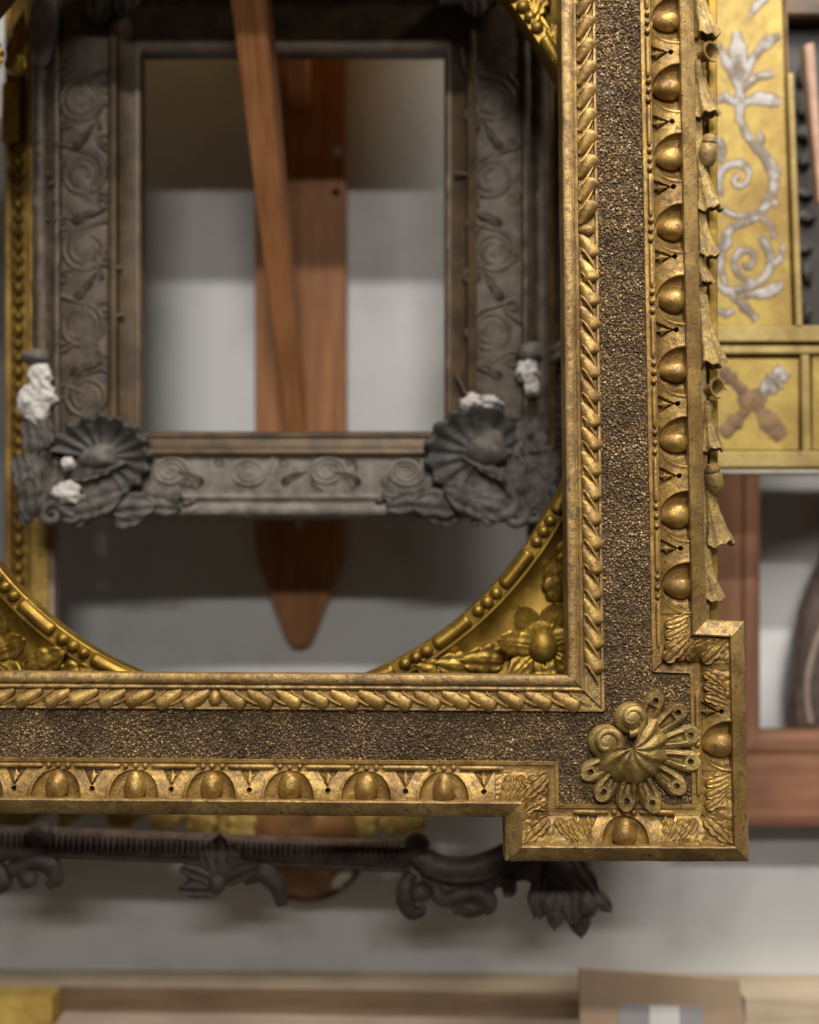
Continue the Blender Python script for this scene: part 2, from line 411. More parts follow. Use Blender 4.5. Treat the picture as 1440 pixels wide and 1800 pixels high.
# ------------------------------------------------------------------ sanded gilt frame (in front)
def build_front():
    R = root('sanded_gilt_frame', W(-296, 430, -30), 'large antique gilt frame with dark sanded frieze, egg-and-dart edge and stepped corner', 'picture frame')
    # outer edge of the rail; the side towards the opening lies to the left of the path
    rr, rb = 515.5, 525.5
    poly = [(-1110, 520), (-714, 521.5), (164, 528), (164.5, 602), (583, 603), (582.5, 191), (rr+1.5, 188.5), (rr-3.5, -930), (rr-5, -1404)]
    C = np.array(poly, float); n = len(C)
    D = np.diff(C, axis=0); D /= np.linalg.norm(D, axis=1)[:, None]
    Nl = np.stack([D[:, 1], -D[:, 0]], -1)
    m = np.zeros_like(C); m[0] = Nl[0]; m[-1] = Nl[-1]
    for i in range(1, n-1):
        m[i] = np.linalg.solve(np.stack([Nl[i-1], Nl[i]]), [1, 1])
    def sp(i, t, o):
        a = C[i]+np.asarray(o)[..., None]*m[i]; b = C[i+1]+np.asarray(o)[..., None]*m[i+1]
        t = np.asarray(t)[..., None]
        return a*(1-t)+b*t
    def along(i, U, V):           # distance along segment i
        return (U-C[i][0])*D[i][0]+(V-C[i][1])*D[i][1]
    # ---- plain swept parts
    def sweep(i, prof, mat, name, du=6, jit=0., seed=0):
        L = np.linalg.norm(C[i+1]-C[i]); nu = max(3, int(L/du))
        t = np.linspace(0, 1, nu)[None, :]; o = np.array([p[0] for p in prof], float)[:, None]; h = np.array([p[1] for p in prof], float)[:, None]
        X = sp(i, t+0*o, o+0*t); H = h+0*t
        if jit:
            u = along(i, X[..., 0], X[..., 1])
            front = np.where(H > -20, 1, .3)
            H = H+jit*front*fnoise(u/13, o/9+i*7, seed)
            X = X+(jit*.7*fnoise(u/17, H*0+i*3, seed+2)*front)[..., None]*Nl[i]
        g = .35
        me = sheet(name, W(X[..., 0], X[..., 1], H), mat, 32)
        return child(name, me, R)
    rail = [(0, -58), (0, 4), (.6, 11.5), (2.2, 14.5), (9, 20), (18, 26), (26, 30), (28.4, 28.5), (29.2, 20), (29.6, 4)]
    segs = range(1, 7)
    for i in range(n-1):
        sweep(i, rail, M['gilt_rail'], 'rail', 5, .55, i)
        sweep(i, [(75.5, -4), (76.5, -1.5), (82.5, -2.5), (88.3, -1.5), (88.8, 2.5), (94.2, 3.2), (95.2, 1), (95.5, -9)], M['gilt'], 'fillet', 6, .35, i+20)
    # ---- carved band with egg sockets, tongues, darts and leafy ends
    eggs = {1: [uv(x, 1385)[0] for x in (-33, 102, 238, 373, 509, 644, 780)],
            6: [uv(1180, y)[1] for y in (-80, 40, 160, 281, 405, 530, 655, 778, 908, 1033)],
            3: [uv(1097, 1465)[0]], 4: [uv(1262, 1309)[1]]}
    tong = {1: [uv(x, 1390)[0] for x in (-100, 29, 165, 304, 440, 577, 713, 850)],
            6: [uv(1190, y)[1] for y in (-20, 98, 219, 333, 455, 583, 712, 838, 965)],
            3: [uv(1034, 1470)[0], uv(1170, 1470)[0]], 4: [uv(1283, 1250)[1]]}
    VB = 47.0
    def band(i):
        L = np.linalg.norm(C[i+1]-C[i]); o = np.linspace(76.5, 29.0, 40)[:, None]
        La = abs(L)+90
        t = np.linspace(0, 1, max(30, int(La/1.25)))[None, :]
        X = sp(i, t+0*o, o+0*t); U = X[..., 0]; V = X[..., 1]
        v = 76.5-o+0*t
        vertical = i in (2, 4, 6) or abs(D[i][1]) > .5
        c = V if vertical else U
        ov = 18*np.sin(np.clip(v/VB, 0, 1)*np.pi/2)**.75
        H = ov.copy()
        E = np.array(eggs.get(i, [])); TT = np.array(tong.get(i, []))
        half = 42.0 if i in (1, 6) else 40.0
        lo, hi = (E.min()-half, E.max()+half) if len(E) else (1e9, 1e9)
        inzone = np.zeros_like(c, bool)
        for e in E:
            du = np.abs(c-e)
            w = half*np.sqrt(np.clip(1-((VB-v)/(VB-1.5))**2, 0.0, 1))**.8+1e-3
            r = du/w
            sock = np.where(r < 1, (ov+2.5)*np.sqrt(np.clip(1-r**2, 0, 1))**.6, 0)
            lip = 1.6*np.exp(-((r-1.07)/.06)**2)*(v > 2)
            H = H-sock+lip
        for e in TT:
            du = np.abs(c-e)
            rec = (du < 17*(1-v/28)) & (v < 27) & (v > .5)
            star = ((du < 5.5*(1-np.abs(v-11)/12.5)) | ((du < 9.5*(1-np.abs(v-9)/4.2)) & (np.abs(v-9) < 4))) & (v < 23)
            H = np.where(rec, H-9.5, H); H = np.where(star, ov+1.8-du*.55, H)
            hole = (du**2+(v-32.5)**2) < 4.1**2
            H = np.where(hole, H-26, H)
        # leafy ends near mitres
        ca, cb = X[:, :1][..., 1 if vertical else 0], X[:, -1:][..., 1 if vertical else 0]
        nearest = np.minimum(np.abs(c-ca), np.abs(c-cb))
        if len(E):
            lim0 = min(E.min()-half-4, TT.min()-20) if i in (3, 4) else -1e9
            lim1 = max(E.max()+half+4, TT.max()+20)
            leafz = (c > lim1) | (c < lim0)
            if i == 6: leafz = c > lim1
        else: leafz = np.ones_like(c, bool)
        ph = (nearest+.75*(VB-v)+5*np.sin(v/9))/17.5
        fr = ph-np.floor(ph)
        lob = 8.5*np.sqrt(np.clip(1-(2*fr-1)**2, 0, 1))**.8-4.5
        lob = .30*lob*(.55+.45*np.sin(np.clip(v/VB, 0, 1)*np.pi))-2+1.6*fnoise(U/15, V/15, i)
        H = np.where(leafz, ov-1.5+lob, H)
        H = H+.45*fnoise(U/10, V/10, 4+i)
        return child('carved_band', sheet('carved_band', W(U, V, H), M['gilt'], 40), R)
    for i in segs: band(i)
    # acanthus leaves at the mitres
    cl = [leaf('corner_leaf', M['gilt'], 62, 15, 12, 3, 7, .26, kk, n=48, m=21, bend=bb, rib=2.4, fan=.75, tipw=.35, thick=8.) for kk, bb in ((1, 0), (2, 10), (3, -10))]
    def lay(base, d, h, s, v, sx=1.0):
        a = math.degrees(math.atan2(d[1], d[0]))-90
        putF(cl[v], 'corner_leaf', R, base[0], base[1], h, a, s=s, sx=s*sx)
    for i in (2, 3, 4, 5, 6):
        mm = m[i]/np.linalg.norm(m[i]); b0 = C[i]+74*m[i]; out = C[i]+32*m[i]-b0; Lm = np.linalg.norm(out)
        lay(b0, out, 8, Lm/62, 0, 1.05 if Lm > 55 else 1.2)
        for sg, dd, nn in ((-1, -D[i-1], Nl[i-1]), (1, D[i], Nl[i])):
            for q, (off, tl) in enumerate(((19, .55), (40, .35), (61, .2))):
                inner_len = np.linalg.norm((C[i]+53*m[i])-(C[i+sg]+53*m[i+sg]))
                if off > inner_len*.55: continue
                b1 = C[i]+72*m[i]+dd*off
                lay(b1, -nn+dd*tl, 7+q*.5, .76, 1 if (sg > 0) else 2)
    # plain ovolo on the far, unseen lengths
    for i in (0, 7): sweep(i, [(76.5, 0), (65, 10), (50, 16), (29, 18)], M['gilt'], 'carved_band')
    eggv = []
    for q in range(4):
        e_ = egg('egg', M['gilt_egg'], 21, 26.5, 17, .14+.04*q, 26, 18)
        co = np.array([v.co for v in e_.vertices]); r_ = 1+.035*fnoise(co[:, 0]/14+q*3, co[:, 1]/14+co[:, 2]/11, q)
        co = co*r_[:, None]; e_.vertices.foreach_set('co', co.ravel()); e_.update(); eggv.append(e_)
    bead = revolve('bead', [(.1, -5), (3.6, -3.8), (5.2, 0), (3.9, 3.6), (1.9, 5), (.1, 5.3)], M['gilt'], 10, 60)
    for i, E in eggs.items():
        for e in E:
            vert = i in (4, 6)
            # position across the band
            if vert: x0 = C[i][0]+(e-C[i][1])/(C[i+1][1]-C[i][1])*(C[i+1][0]-C[i][0]); U, V, ang = x0-48.5, e, -90
            else: y0 = C[i][1]+(e-C[i][0])/(C[i+1][0]-C[i][0])*(C[i+1][1]-C[i][1]); U, V, ang = e, y0-48.5, 0
            putF(eggv[int(rng.integers(4))], 'egg', R, U, V, 7+rng.uniform(-.8, .8), ang+rng.uniform(-6, 6), sx=rng.uniform(.86, 1.02), sy=rng.uniform(.95, 1.03), sz=rng.uniform(.9, 1.1))
            for q in (-17, 0, 17):
                if vert: a, b = x0-82.5, e+q
                else: a, b = e+q, y0-82.5
                putF(bead, 'bead', R, a+rng.uniform(-.5, .5), b+rng.uniform(-.6, .6), 2.2, 0, rng.uniform(.92, 1.08))
    # reels (the long bars between bead triplets)
    def bar(i, c0, c1):
        vert = i in (4, 6)
        s = np.linspace(0, 1, 14); rad = 4.4*np.clip(np.minimum(s, 1-s)*14+.35, 0, 1)**.5
        cc = c0+(c1-c0)*s
        f = (cc-C[i][1 if vert else 0])/((C[i+1]-C[i])[1 if vert else 0])
        if vert: pts = W(C[i][0]+f*(C[i+1][0]-C[i][0])-82.5, cc, 1.6)
        else: pts = W(cc, C[i][1]+f*(C[i+1][1]-C[i][1])-82.5, 1.6)
        child('reel', tube('reel', pts, rad*S, M['gilt'], 8, ref=NF), R)
    for i, E in eggs.items():
        E = sorted(E)
        for a, b in zip(E[:-1], E[1:]): bar(i, a+27, b-27)
        if i == 1: bar(i, E[-1]+27, E[-1]+104)
        if i == 6: bar(i, E[-1]+27, E[-1]+104)
        if i in (3, 4):
            bar(i, E[0]+27, E[0]+88); bar(i, E[0]-88, E[0]-27)
    # ---- inner moulding
    ui, vi = 274.0, 285.0
    IC = np.array([(-867, 278), (ui+1.5, vi), (ui-1.5, -1160), (-867, -1160)], float)
    prof = [(0, -55), (0, 6), (1, 9.5), (4, 11.5), (10, 12.2), (15, 11), (17.6, 8.5), (18.4, 4.5), (20.2, 4.2), (21, 8), (24, 9.6), (26.6, 8.5), (27.6, 3), (30, .5), (45, 0), (56, 1), (57.2, 3.6), (58.2, 5.8), (61.6, 6), (62.8, 4.5), (63.2, -9)]
    def iside(i, name, n=200):
        A, B = IC[i], IC[(i+1) % 4]
        d = (B-A)/np.linalg.norm(B-A); out = np.stack([-d[1], d[0]])
        dn = IC[(i+2) % 4]-B; dn = dn/np.linalg.norm(dn); dp = A-IC[i-1]; dp = dp/np.linalg.norm(dp)
        on = np.array([-dn[1], dn[0]]); op = np.array([-dp[1], dp[0]])
        ma = np.linalg.solve(np.stack([op, out]), [1, 1]); mb = np.linalg.solve(np.stack([out, on]), [1, 1])
        o = np.array([p[0] for p in prof])[:, None]; h = np.array([p[1] for p in prof])[:, None]; t = np.linspace(0, 1, n)[None, :]
        X = (A+o[..., None]*ma)*(1-t[..., None])+(B+o[..., None]*mb)*t[..., None]
        u = X@d
        H = h+0*t+.4*fnoise(u/14, o/8+i*5, i); X = X+(.35*fnoise(u/24, o/30+i, i+4))[..., None]*out
        return child(name, sheet(name, W(X[..., 0], X[..., 1], H), M['gilt_rail'], 32), R)
    for i in range(4): iside(i, 'sight_moulding')
    # gadroon lobes and the thin ridges between them
    s = np.linspace(0, 1, 16)
    path = np.stack([46*s**1.1-4, 1+24*s**.8, 0*s], -1)
    lobe = tube('gadroon', path+np.array([0, 0, 2.]), 3+12.2*np.sin(np.clip(s*.85+.08, 0, 1)*np.pi*.62)**1.0*np.where(s > .85, np.sqrt(np.clip(1-((s-.85)/.16)**2, 0, 1)), 1), M['gilt'], 14, .82)
    ridge = tube('ridge', np.stack([38*s**1.2, 0+25*s**.85, 8.5-1*s], -1), 1.3+1.5*np.sin(np.pi*np.clip(s, .1, .95)), M['gilt'], 6, 1.0)
    lobeL = bpy.data.meshes.new('gadroon'); lobeL = lobe.copy(); lobeL.transform(Matrix.Scale(-1, 4, (1, 0, 0))); lobeL.flip_normals()
    ridgeL = ridge.copy(); ridgeL.transform(Matrix.Scale(-1, 4, (1, 0, 0))); ridgeL.flip_normals()
    mid = egg('gadroon_bud', M['gilt'], 11, 15, 9, .2)
    def line_at(i, c):           # inner edge point at coordinate c
        if i == 0: f = (c-IC[0][0])/(IC[1][0]-IC[0][0])
        else: f = (c-IC[1][1])/(IC[2][1]-IC[1][1])
        A, B = IC[i], IC[i+1]; return A*(1-f)+B*f
    # bottom side: centre at px 378
    c0 = uv(378, 1225)[0]; step = 48.5
    p = line_at(0, c0); putF(mid, 'gadroon', R, c0, p[1]+42, 2, 0)
    k = 0
    while True:
        c = c0+14+k*step*.995
        if c > ui-4: break
        p = line_at(0, c); q = rng.uniform(.93, 1.06)
        putF(lobe, 'gadroon', R, c, p[1]+28, 1, rng.uniform(-3, 3), sx=q, sy=1, sz=rng.uniform(.9, 1.1))
        putF(ridge, 'ridge', R, c+23, p[1]+29, 3, rng.uniform(-2, 2)); k += 1
    for k in range(15):
        c = c0-14-k*step
        if c < -760: break
        p = line_at(0, c); q = rng.uniform(.93, 1.06)
        putF(lobeL, 'gadroon', R, c, p[1]+28, 1, rng.uniform(-3, 3), sx=q, sy=1, sz=rng.uniform(.9, 1.1))
        putF(ridgeL, 'ridge', R, c-23, p[1]+29, 3, rng.uniform(-2, 2))
    # right side: centre at py 405; lobes run away from it
    c0 = uv(1030, 405)[1]; step = 43.2
    p = line_at(1, c0); putF(mid, 'gadroon', R, p[0]+42, c0, 2, -90)
    k = 0
    while True:                  # downwards
        c = c0+14+k*step
        if c > vi-6: break
        p = line_at(1, c)
        putF(lobeL, 'gadroon', R, p[0]+28, c, 1, -90+rng.uniform(-3, 3), sx=.93*rng.uniform(.95, 1.05), sz=rng.uniform(.9, 1.1))
        putF(ridgeL, 'ridge', R, p[0]+29, c+21, 3, -90+rng.uniform(-2, 2), sx=.93); k += 1
    for k in range(14):          # upwards
        c = c0-14-k*step*.99
        p = line_at(1, c)
        putF(lobe, 'gadroon', R, p[0]+28, c, 1, -90+rng.uniform(-3, 3), sx=.93*rng.uniform(.95, 1.05), sz=rng.uniform(.9, 1.1))
        putF(ridge, 'ridge', R, p[0]+29, c-21, 3, -90+rng.uniform(-2, 2), sx=.93)
    # ---- far sides of the frame, outside the picture
    for a, b in (((-1110, -1404), (-1110, 520)), ((-1110, -1404), (rr-5, -1404))):
        pr = [(0, -58), (0, 22), (3, 26), (27, 26), (29, 4), (76, 0), (95, 3), (96, -9)]
        a = np.array(a, float); b = np.array(b, float); vert = a[0] == b[0]
        sgn = np.array([1., 0]) if vert else np.array([0, 1.])
        G = np.array([[a+o*sgn, b+o*sgn] for o, h in pr]); H = np.array([[h, h] for o, h in pr], float)
        if vert: G[:, 0, 1] += [o for o, h in pr]; G[:, 1, 1] -= [o for o, h in pr]
        else: G[:, 0, 0] += [o for o, h in pr]; G[:, 1, 0] -= [o for o, h in pr]
        child('rail', sheet('rail', W(G[..., 0], G[..., 1], H), M['gilt_rail'], 30), R)
    # ---- wooden back and sand bed
    def slab(u0, v0, u1, v1, h1, h0, mat, name):
        c = [(u0, v0), (u1, v0), (u1, v1), (u0, v1)]
        v = np.array([W(a, b, h1) for a, b in c]+[W(a, b, h0) for a, b in c])
        me = mk(name, v, [(0, 1, 2, 3), (7, 6, 5, 4), (0, 4, 5, 1), (1, 5, 6, 2), (2, 6, 7, 3), (3, 7, 4, 0)], mat, 30); fixnormals(me)
        return child(name, me, R)
    slab(ui+30, -1390, rr-15, 335, -4.2, -50, M['sandbed'], 'frieze')
    slab(-1090, vi+30, ui+140, rb-14, -4.6, -50.5, M['sandbed'], 'frieze')
    slab(ui+32, 200, 574, 594, -5.0, -51, M['sandbed'], 'frieze'); slab(172, vi+32, ui+34, 594, -5.2, -51.2, M['sandbed'], 'frieze')
    slab(-1100, -1390, -840, vi+35, -5.4, -51.5, M['sandbed'], 'frieze')
    slab(-840, -1395, ui+35, -1130, -5.8, -52, M['sandbed'], 'frieze')
    # ---- grains of sand
    g = 4.6
    gu, gv = np.meshgrid(np.arange(-770, 500, g), np.arange(-980, 520, g))
    gu = (gu+rng.uniform(-1.9, 1.9, gu.shape)).ravel(); gv = (gv+rng.uniform(-1.9, 1.9, gv.shape)).ravel()
    xr = 420.5+(gv+930)*.0042; yb = 432+(gu+700)*.0072
    r1 = (gu > ui+62.5) & (gu < xr) & (gv < 520); r2 = (gv > vi+60+(gu-ui)*.0068) & (gv < yb) & (gu < 300)
    r3 = (gu > 259.5) & (gu < 487) & (gv > 287) & (gv < 507) & ((gu > ui+62) | (gv > vi+62))
    keep = r1 & (gv < 507) | r2 | r3
    keep &= (fnoise(gu/34+5, gv/34, 21) < .86) | (rng.random(gu.shape) < .45)
    gu, gv = gu[keep], gv[keep]; ng = len(gu)
    octa = np.array([(1, 0, 0), (-1, 0, 0), (0, 1, 0), (0, -1, 0), (0, 0, 1), (0, 0, -1)], float)
    of = np.array([(0, 2, 4), (2, 1, 4), (1, 3, 4), (3, 0, 4), (2, 0, 5), (1, 2, 5), (3, 1, 5), (0, 3, 5)])
    q = rng.normal(size=(ng, 4)); q /= np.linalg.norm(q, axis=1)[:, None]
    w_, x_, y_, z_ = q.T
    Rm = np.stack([np.stack([1-2*(y_*y_+z_*z_), 2*(x_*y_-z_*w_), 2*(x_*z_+y_*w_)], -1), np.stack([2*(x_*y_+z_*w_), 1-2*(x_*x_+z_*z_), 2*(y_*z_-x_*w_)], -1), np.stack([2*(x_*z_-y_*w_), 2*(y_*z_+x_*w_), 1-2*(x_*x_+y_*y_)], -1)], 1)
    sc = rng.uniform(2.5, 4.0, (ng, 1, 1))*rng.uniform(.65, 1.2, (ng, 1, 3))
    lv = octa[None]*sc*rng.uniform(.75, 1.2, (ng, 6, 1))
    lv = np.einsum('nij,nkj->nki', Rm, lv)
    gh = -2.4+rng.uniform(-.9, 1.0, ng)+.9*fnoise(gu/26, gv/26, 8)
    V3 = W(gu[:, None]+lv[..., 0], gv[:, None]+lv[..., 1], gh[:, None]+lv[..., 2])
    F3 = (of[None]+6*np.arange(ng)[:, None, None]).reshape(-1, 3)
    child('sand', mk('sand', V3.reshape(-1, 3), F3, M['sand'], 0), R, stuff=True)
    # ---- open mitre joints
    def seam(a, b, h0, h1, w=.9):
        a = np.array(a, float); b = np.array(b, float); d = (b-a)/np.linalg.norm(b-a); nn = np.array([-d[1], d[0]])
        tt = np.linspace(0, 1, 12); hh = np.interp(tt, np.linspace(0, 1, len(h0)), h0)
        pts = W(a[0]+(b-a)[0]*tt+.6*np.sin(tt*9), a[1]+(b-a)[1]*tt, hh)
        child('joint', tube('joint', pts, w*S, M['seam'], 5, ref=NF), R)
    seam(IC[1]+np.array([.5, .5]), IC[1]+np.array([62, 62]), [10, 12, 9, 6, 1, 1, 6], 0, 1.1)
    seam(C[6]+2*m[6], C[6]+29*m[6], [14.5, 26.5], 0, .9)
    seam(C[6]+30*m[6], C[6]+93*m[6], [19, 18, 14, 8, 2, 3], 0, 1.2)
    seam(C[2]+2*m[2], C[2]+28*m[2], [14.5, 26], 0, .6)
    seam(C[4]+29*m[4], C[4]+80*m[4], [19, 17, 10, 2], 0, 1.0)
    # ---- shell at the corner
    hu, hv = uv(1112, 1317)
    sh = bpy.data.objects.new('shell', None); col.objects.link(sh); sh.parent = R; sh.empty_display_size = .01
    sh.matrix_basis = Matrix.Translation(Vector(W(hu, hv, 0))-Vector(R.location)); sh['label'] = 'carved scallop shell ornament with two volutes and nine drilled petals'
    def petal(variant):
        Lp, w1 = 84., 18.6
        x = np.concatenate([np.linspace(0, 62, 40), 62+np.sin(np.linspace(.08, 1, 18)*np.pi/2)*w1])[:, None]
        t = np.linspace(-1, 1, 31)[None, :]
        wd = np.where(x < 62, 14+(w1-14)*sstep(0, 62, x), np.sqrt(np.clip(w1**2-(np.clip(x-62, 0, w1))**2, .01, None)))
        yy = t*wd; X = x+0*t
        H = 12+3.5*sstep(0, 75, X)-6*sstep(.72, 1.02, np.abs(t))
        slotw = 1.5+6.0*sstep(4, 50, X)
        slot = np.where((np.abs(yy) < slotw) & (X < 53), 1-(yy/slotw)**2, 0)*np.clip((54-X)/5, 0, 1)
        H = H-10*np.sqrt(np.clip(slot, 0, 1))
        H = H+1.4*np.exp(-((np.abs(yy)-slotw-2)/1.6)**2)*(X < 56)
        H = np.where(((X-63)**2+yy**2) < 4.8**2, H-17, H)
        H = H+.5*fnoise(X/9, yy/9, variant)
        T = np.stack([X, yy, H], -1); B = T.copy(); B[..., 2] = -6
        return solid('petal', T, B, M['gilt_shell'], 45)
    pm = petal(3)
    tips = [(1150, 1232), (1189, 1253), (1211, 1292), (1211, 1338), (1187, 1380), (1145, 1410), (1100, 1407), (1060, 1391), (1037, 1356)]
    for k, (x, y) in enumerate(tips):
        a, b = uv(x, y); du, dv = a-hu, b-hv; r = math.hypot(du, dv); ang = math.degrees(math.atan2(dv, du))
        st = r-62.5
        putF(pm, 'petal', sh, hu+du/r*st, hv+dv/r*st, -1.5-.6*(k % 2), ang, sz=1.0+.05*math.sin(k*2.3))
    # fluted dome
    th = np.radians(np.linspace(-80, 172, 110))[:, None]; rr_ = np.linspace(0, 1, 24)[None, :]
    R0 = 69-8*np.abs(np.sin((th-np.radians(-80))*5.6))
    hh = 31*np.sqrt(np.clip(1-(rr_*.97)**2.2, 0, 1))+4.5*np.abs(np.cos((th-np.radians(-80))*5.6+.35*rr_))*np.sin(np.pi*rr_**.8)+0*R0
    hh = hh+.8*fnoise(th*5+rr_*3, rr_*6, 2)
    Xd = hu-4+R0*rr_*np.cos(th+.35*(1-rr_)); Yd = hv-4+R0*rr_*np.sin(th+.35*(1-rr_))
    T = W(Xd, Yd, hh); B = W(Xd, Yd, 0*hh-4)
    child('fluted_dome', solid('fluted_dome', T, B, M['gilt_shell'], 50), sh)
    def volute(px, py, r, turns, start, cw, name='volute'):
        a, b = uv(px, py)
        s = np.linspace(0, 1, 70); an = math.radians(start)+cw*s*turns*2*math.pi
        rad = r*(1-.80*s); wd = (r*.30)*(1-.45*s)
        pts = W(a+(rad-wd*.6)*np.cos(an), b+(rad-wd*.6)*np.sin(an), 14+11*s)
        me = tube(name, pts, wd*S, M['gilt_shell'], 12, 1.3, ref=NF); o = child(name, me, sh)
        bl = blob('boss', M['gilt_shell'], 3, .04)
        putF(bl, 'boss', o, a, b, 17, 0, sx=r*.60, sy=r*.60, sz=14)
        cone = revolve('drum', [(r*.92, -4), (r*.92, 8), (r*.70, 17), (.1, 20)], M['gilt_shell'], 24, 60)
        putF(cone, 'drum', o, a, b, 0)
    volute(1108, 1262, 31, 1.2, 100, -1)
    volute(1064, 1304, 33, 1.2, 60, -1)
    return R
build_front()

# ------------------------------------------------------------------ moulding carved with bell-shaped leaves, behind the right side
def build_leaf_moulding():
    y = 0.055
    R = root('leaf_carved_moulding', PV(1215, 1160, y), 'length of gilt moulding carved with flaring leaves, showing past the right rail', 'moulding', kind='thing')
    child('backing', extrude_px('backing', [(1130, -160), (1229, -160), (1249, 1165), (1150, 1165)], y-.002, y+.010, M['leaf_gilt']), R)
    def flare(name, Ln, r0, r1, seed, mat=M['leaf_gilt']):
        n, m = 34, 40
        s = np.linspace(0, 1, n)[:, None]; a = np.linspace(0, 2*math.pi, m, endpoint=False)[None, :]
        r = r0+(r1-r0)*(.42*s+.58*s**3.0)
        r = r*(1+.085*np.cos(a*8+seed+2*s)*(.4+.6*s)+.05*np.cos(a*3+seed*2))+.9*fnoise(a*3+seed, s*9, seed)
        z = -s*Ln+4*np.cos(a*3+seed)*s**4+2.5*np.cos(a*8+seed+2)*s**5
        V = np.stack([r*np.cos(a)*.9+6*s**2, z+0*r, r*np.sin(a)*.7], -1)
        cx_ = 6.0
        rim1 = V[-1].copy(); rim1[:, 0] = cx_+(rim1[:, 0]-cx_)*1.03; rim1[:, 1] -= 3.5; rim1[:, 2] *= 1.03
        rim2 = V[-1].copy(); rim2[:, 0] = cx_+(rim2[:, 0]-cx_)*.86; rim2[:, 1] -= 5.5; rim2[:, 2] *= .86
        rim3 = V[-1].copy(); rim3[:, 0] = cx_+(rim3[:, 0]-cx_)*.6; rim3[:, 1] += 2; rim3[:, 2] *= .6
        rim4 = V[-1].copy(); rim4[:, 0] = cx_+(rim4[:, 0]-cx_)*.25; rim4[:, 1] += 18; rim4[:, 2] *= .25
        G = np.concatenate([V, rim1[None], rim2[None], rim3[None], rim4[None]])
        v = G.reshape(-1, 3); N_ = len(G)
        f = list(gridfaces(N_, m, wrap=True))+[tuple((N_-1)*m+q for q in range(m))]
        me = mk(name, v, f, mat, 55); fixnormals(me); return me
    vs = [flare('leaf', 108, 9, 27, k*1.7) for k in range(5)]
    for k, (px, py, L, w, rot) in enumerate([(1222, -40, 1.0, 1.0, 6), (1225, 108, .90, 1.0, 5), (1229, 278, .85, 1.0, 5), (1231, 370, .75, .86, 4), (1226, 440, .55, .7, 8),
                                       (1233, 520, 1.12, 1.12, 4), (1243, 705, .78, .85, 1), (1246, 862, .86, 1.05, 6), (1240, 965, .80, .9, 3)]):
        put(vs[k % 5], 'leaf', R, px+1, py, y, rot=rot, sx=w*1.0, sy=L*1.0, sz=w, h=4, yaw=0)
    pipe = revolve('pipe', [(6, -20), (9, -18), (11, -2), (14, 10), (19, 16), (18, 19), (14.5, 18), (11, 8), (8, -8), (.1, -9)], M['leaf_gilt'], 22, 40)
    for px, py in ((1238, 100), (1249, 686)): put(pipe, 'pipe', R, px, py, y, rot=20, s=1.0, h=9, yaw=-28, tilt=8)
    cap = revolve('bud', [(.1, 26), (9, 24), (13, 18), (13.5, 13), (12, 11), (15, 8), (16.5, -6), (16, -18), (12, -25), (.1, -26)], M['leaf_gilt'], 20, 40)
    k = (DIST+y)/FPX
    for px, py, rt in ((1243, 266, -6), (1253, 842, 10)):
        a = math.radians(rt); ez = np.array([math.sin(-a), -.25, math.cos(a)]); ez /= np.linalg.norm(ez)
        ex = np.cross(np.array([0, 1., 0]), ez); ex /= np.linalg.norm(ex); ey = np.cross(ez, ex)
        place(cap, 'bud', R, P(px, py, y, 8), ex, ey, ez, k, k, k*1.1)
build_leaf_moulding()

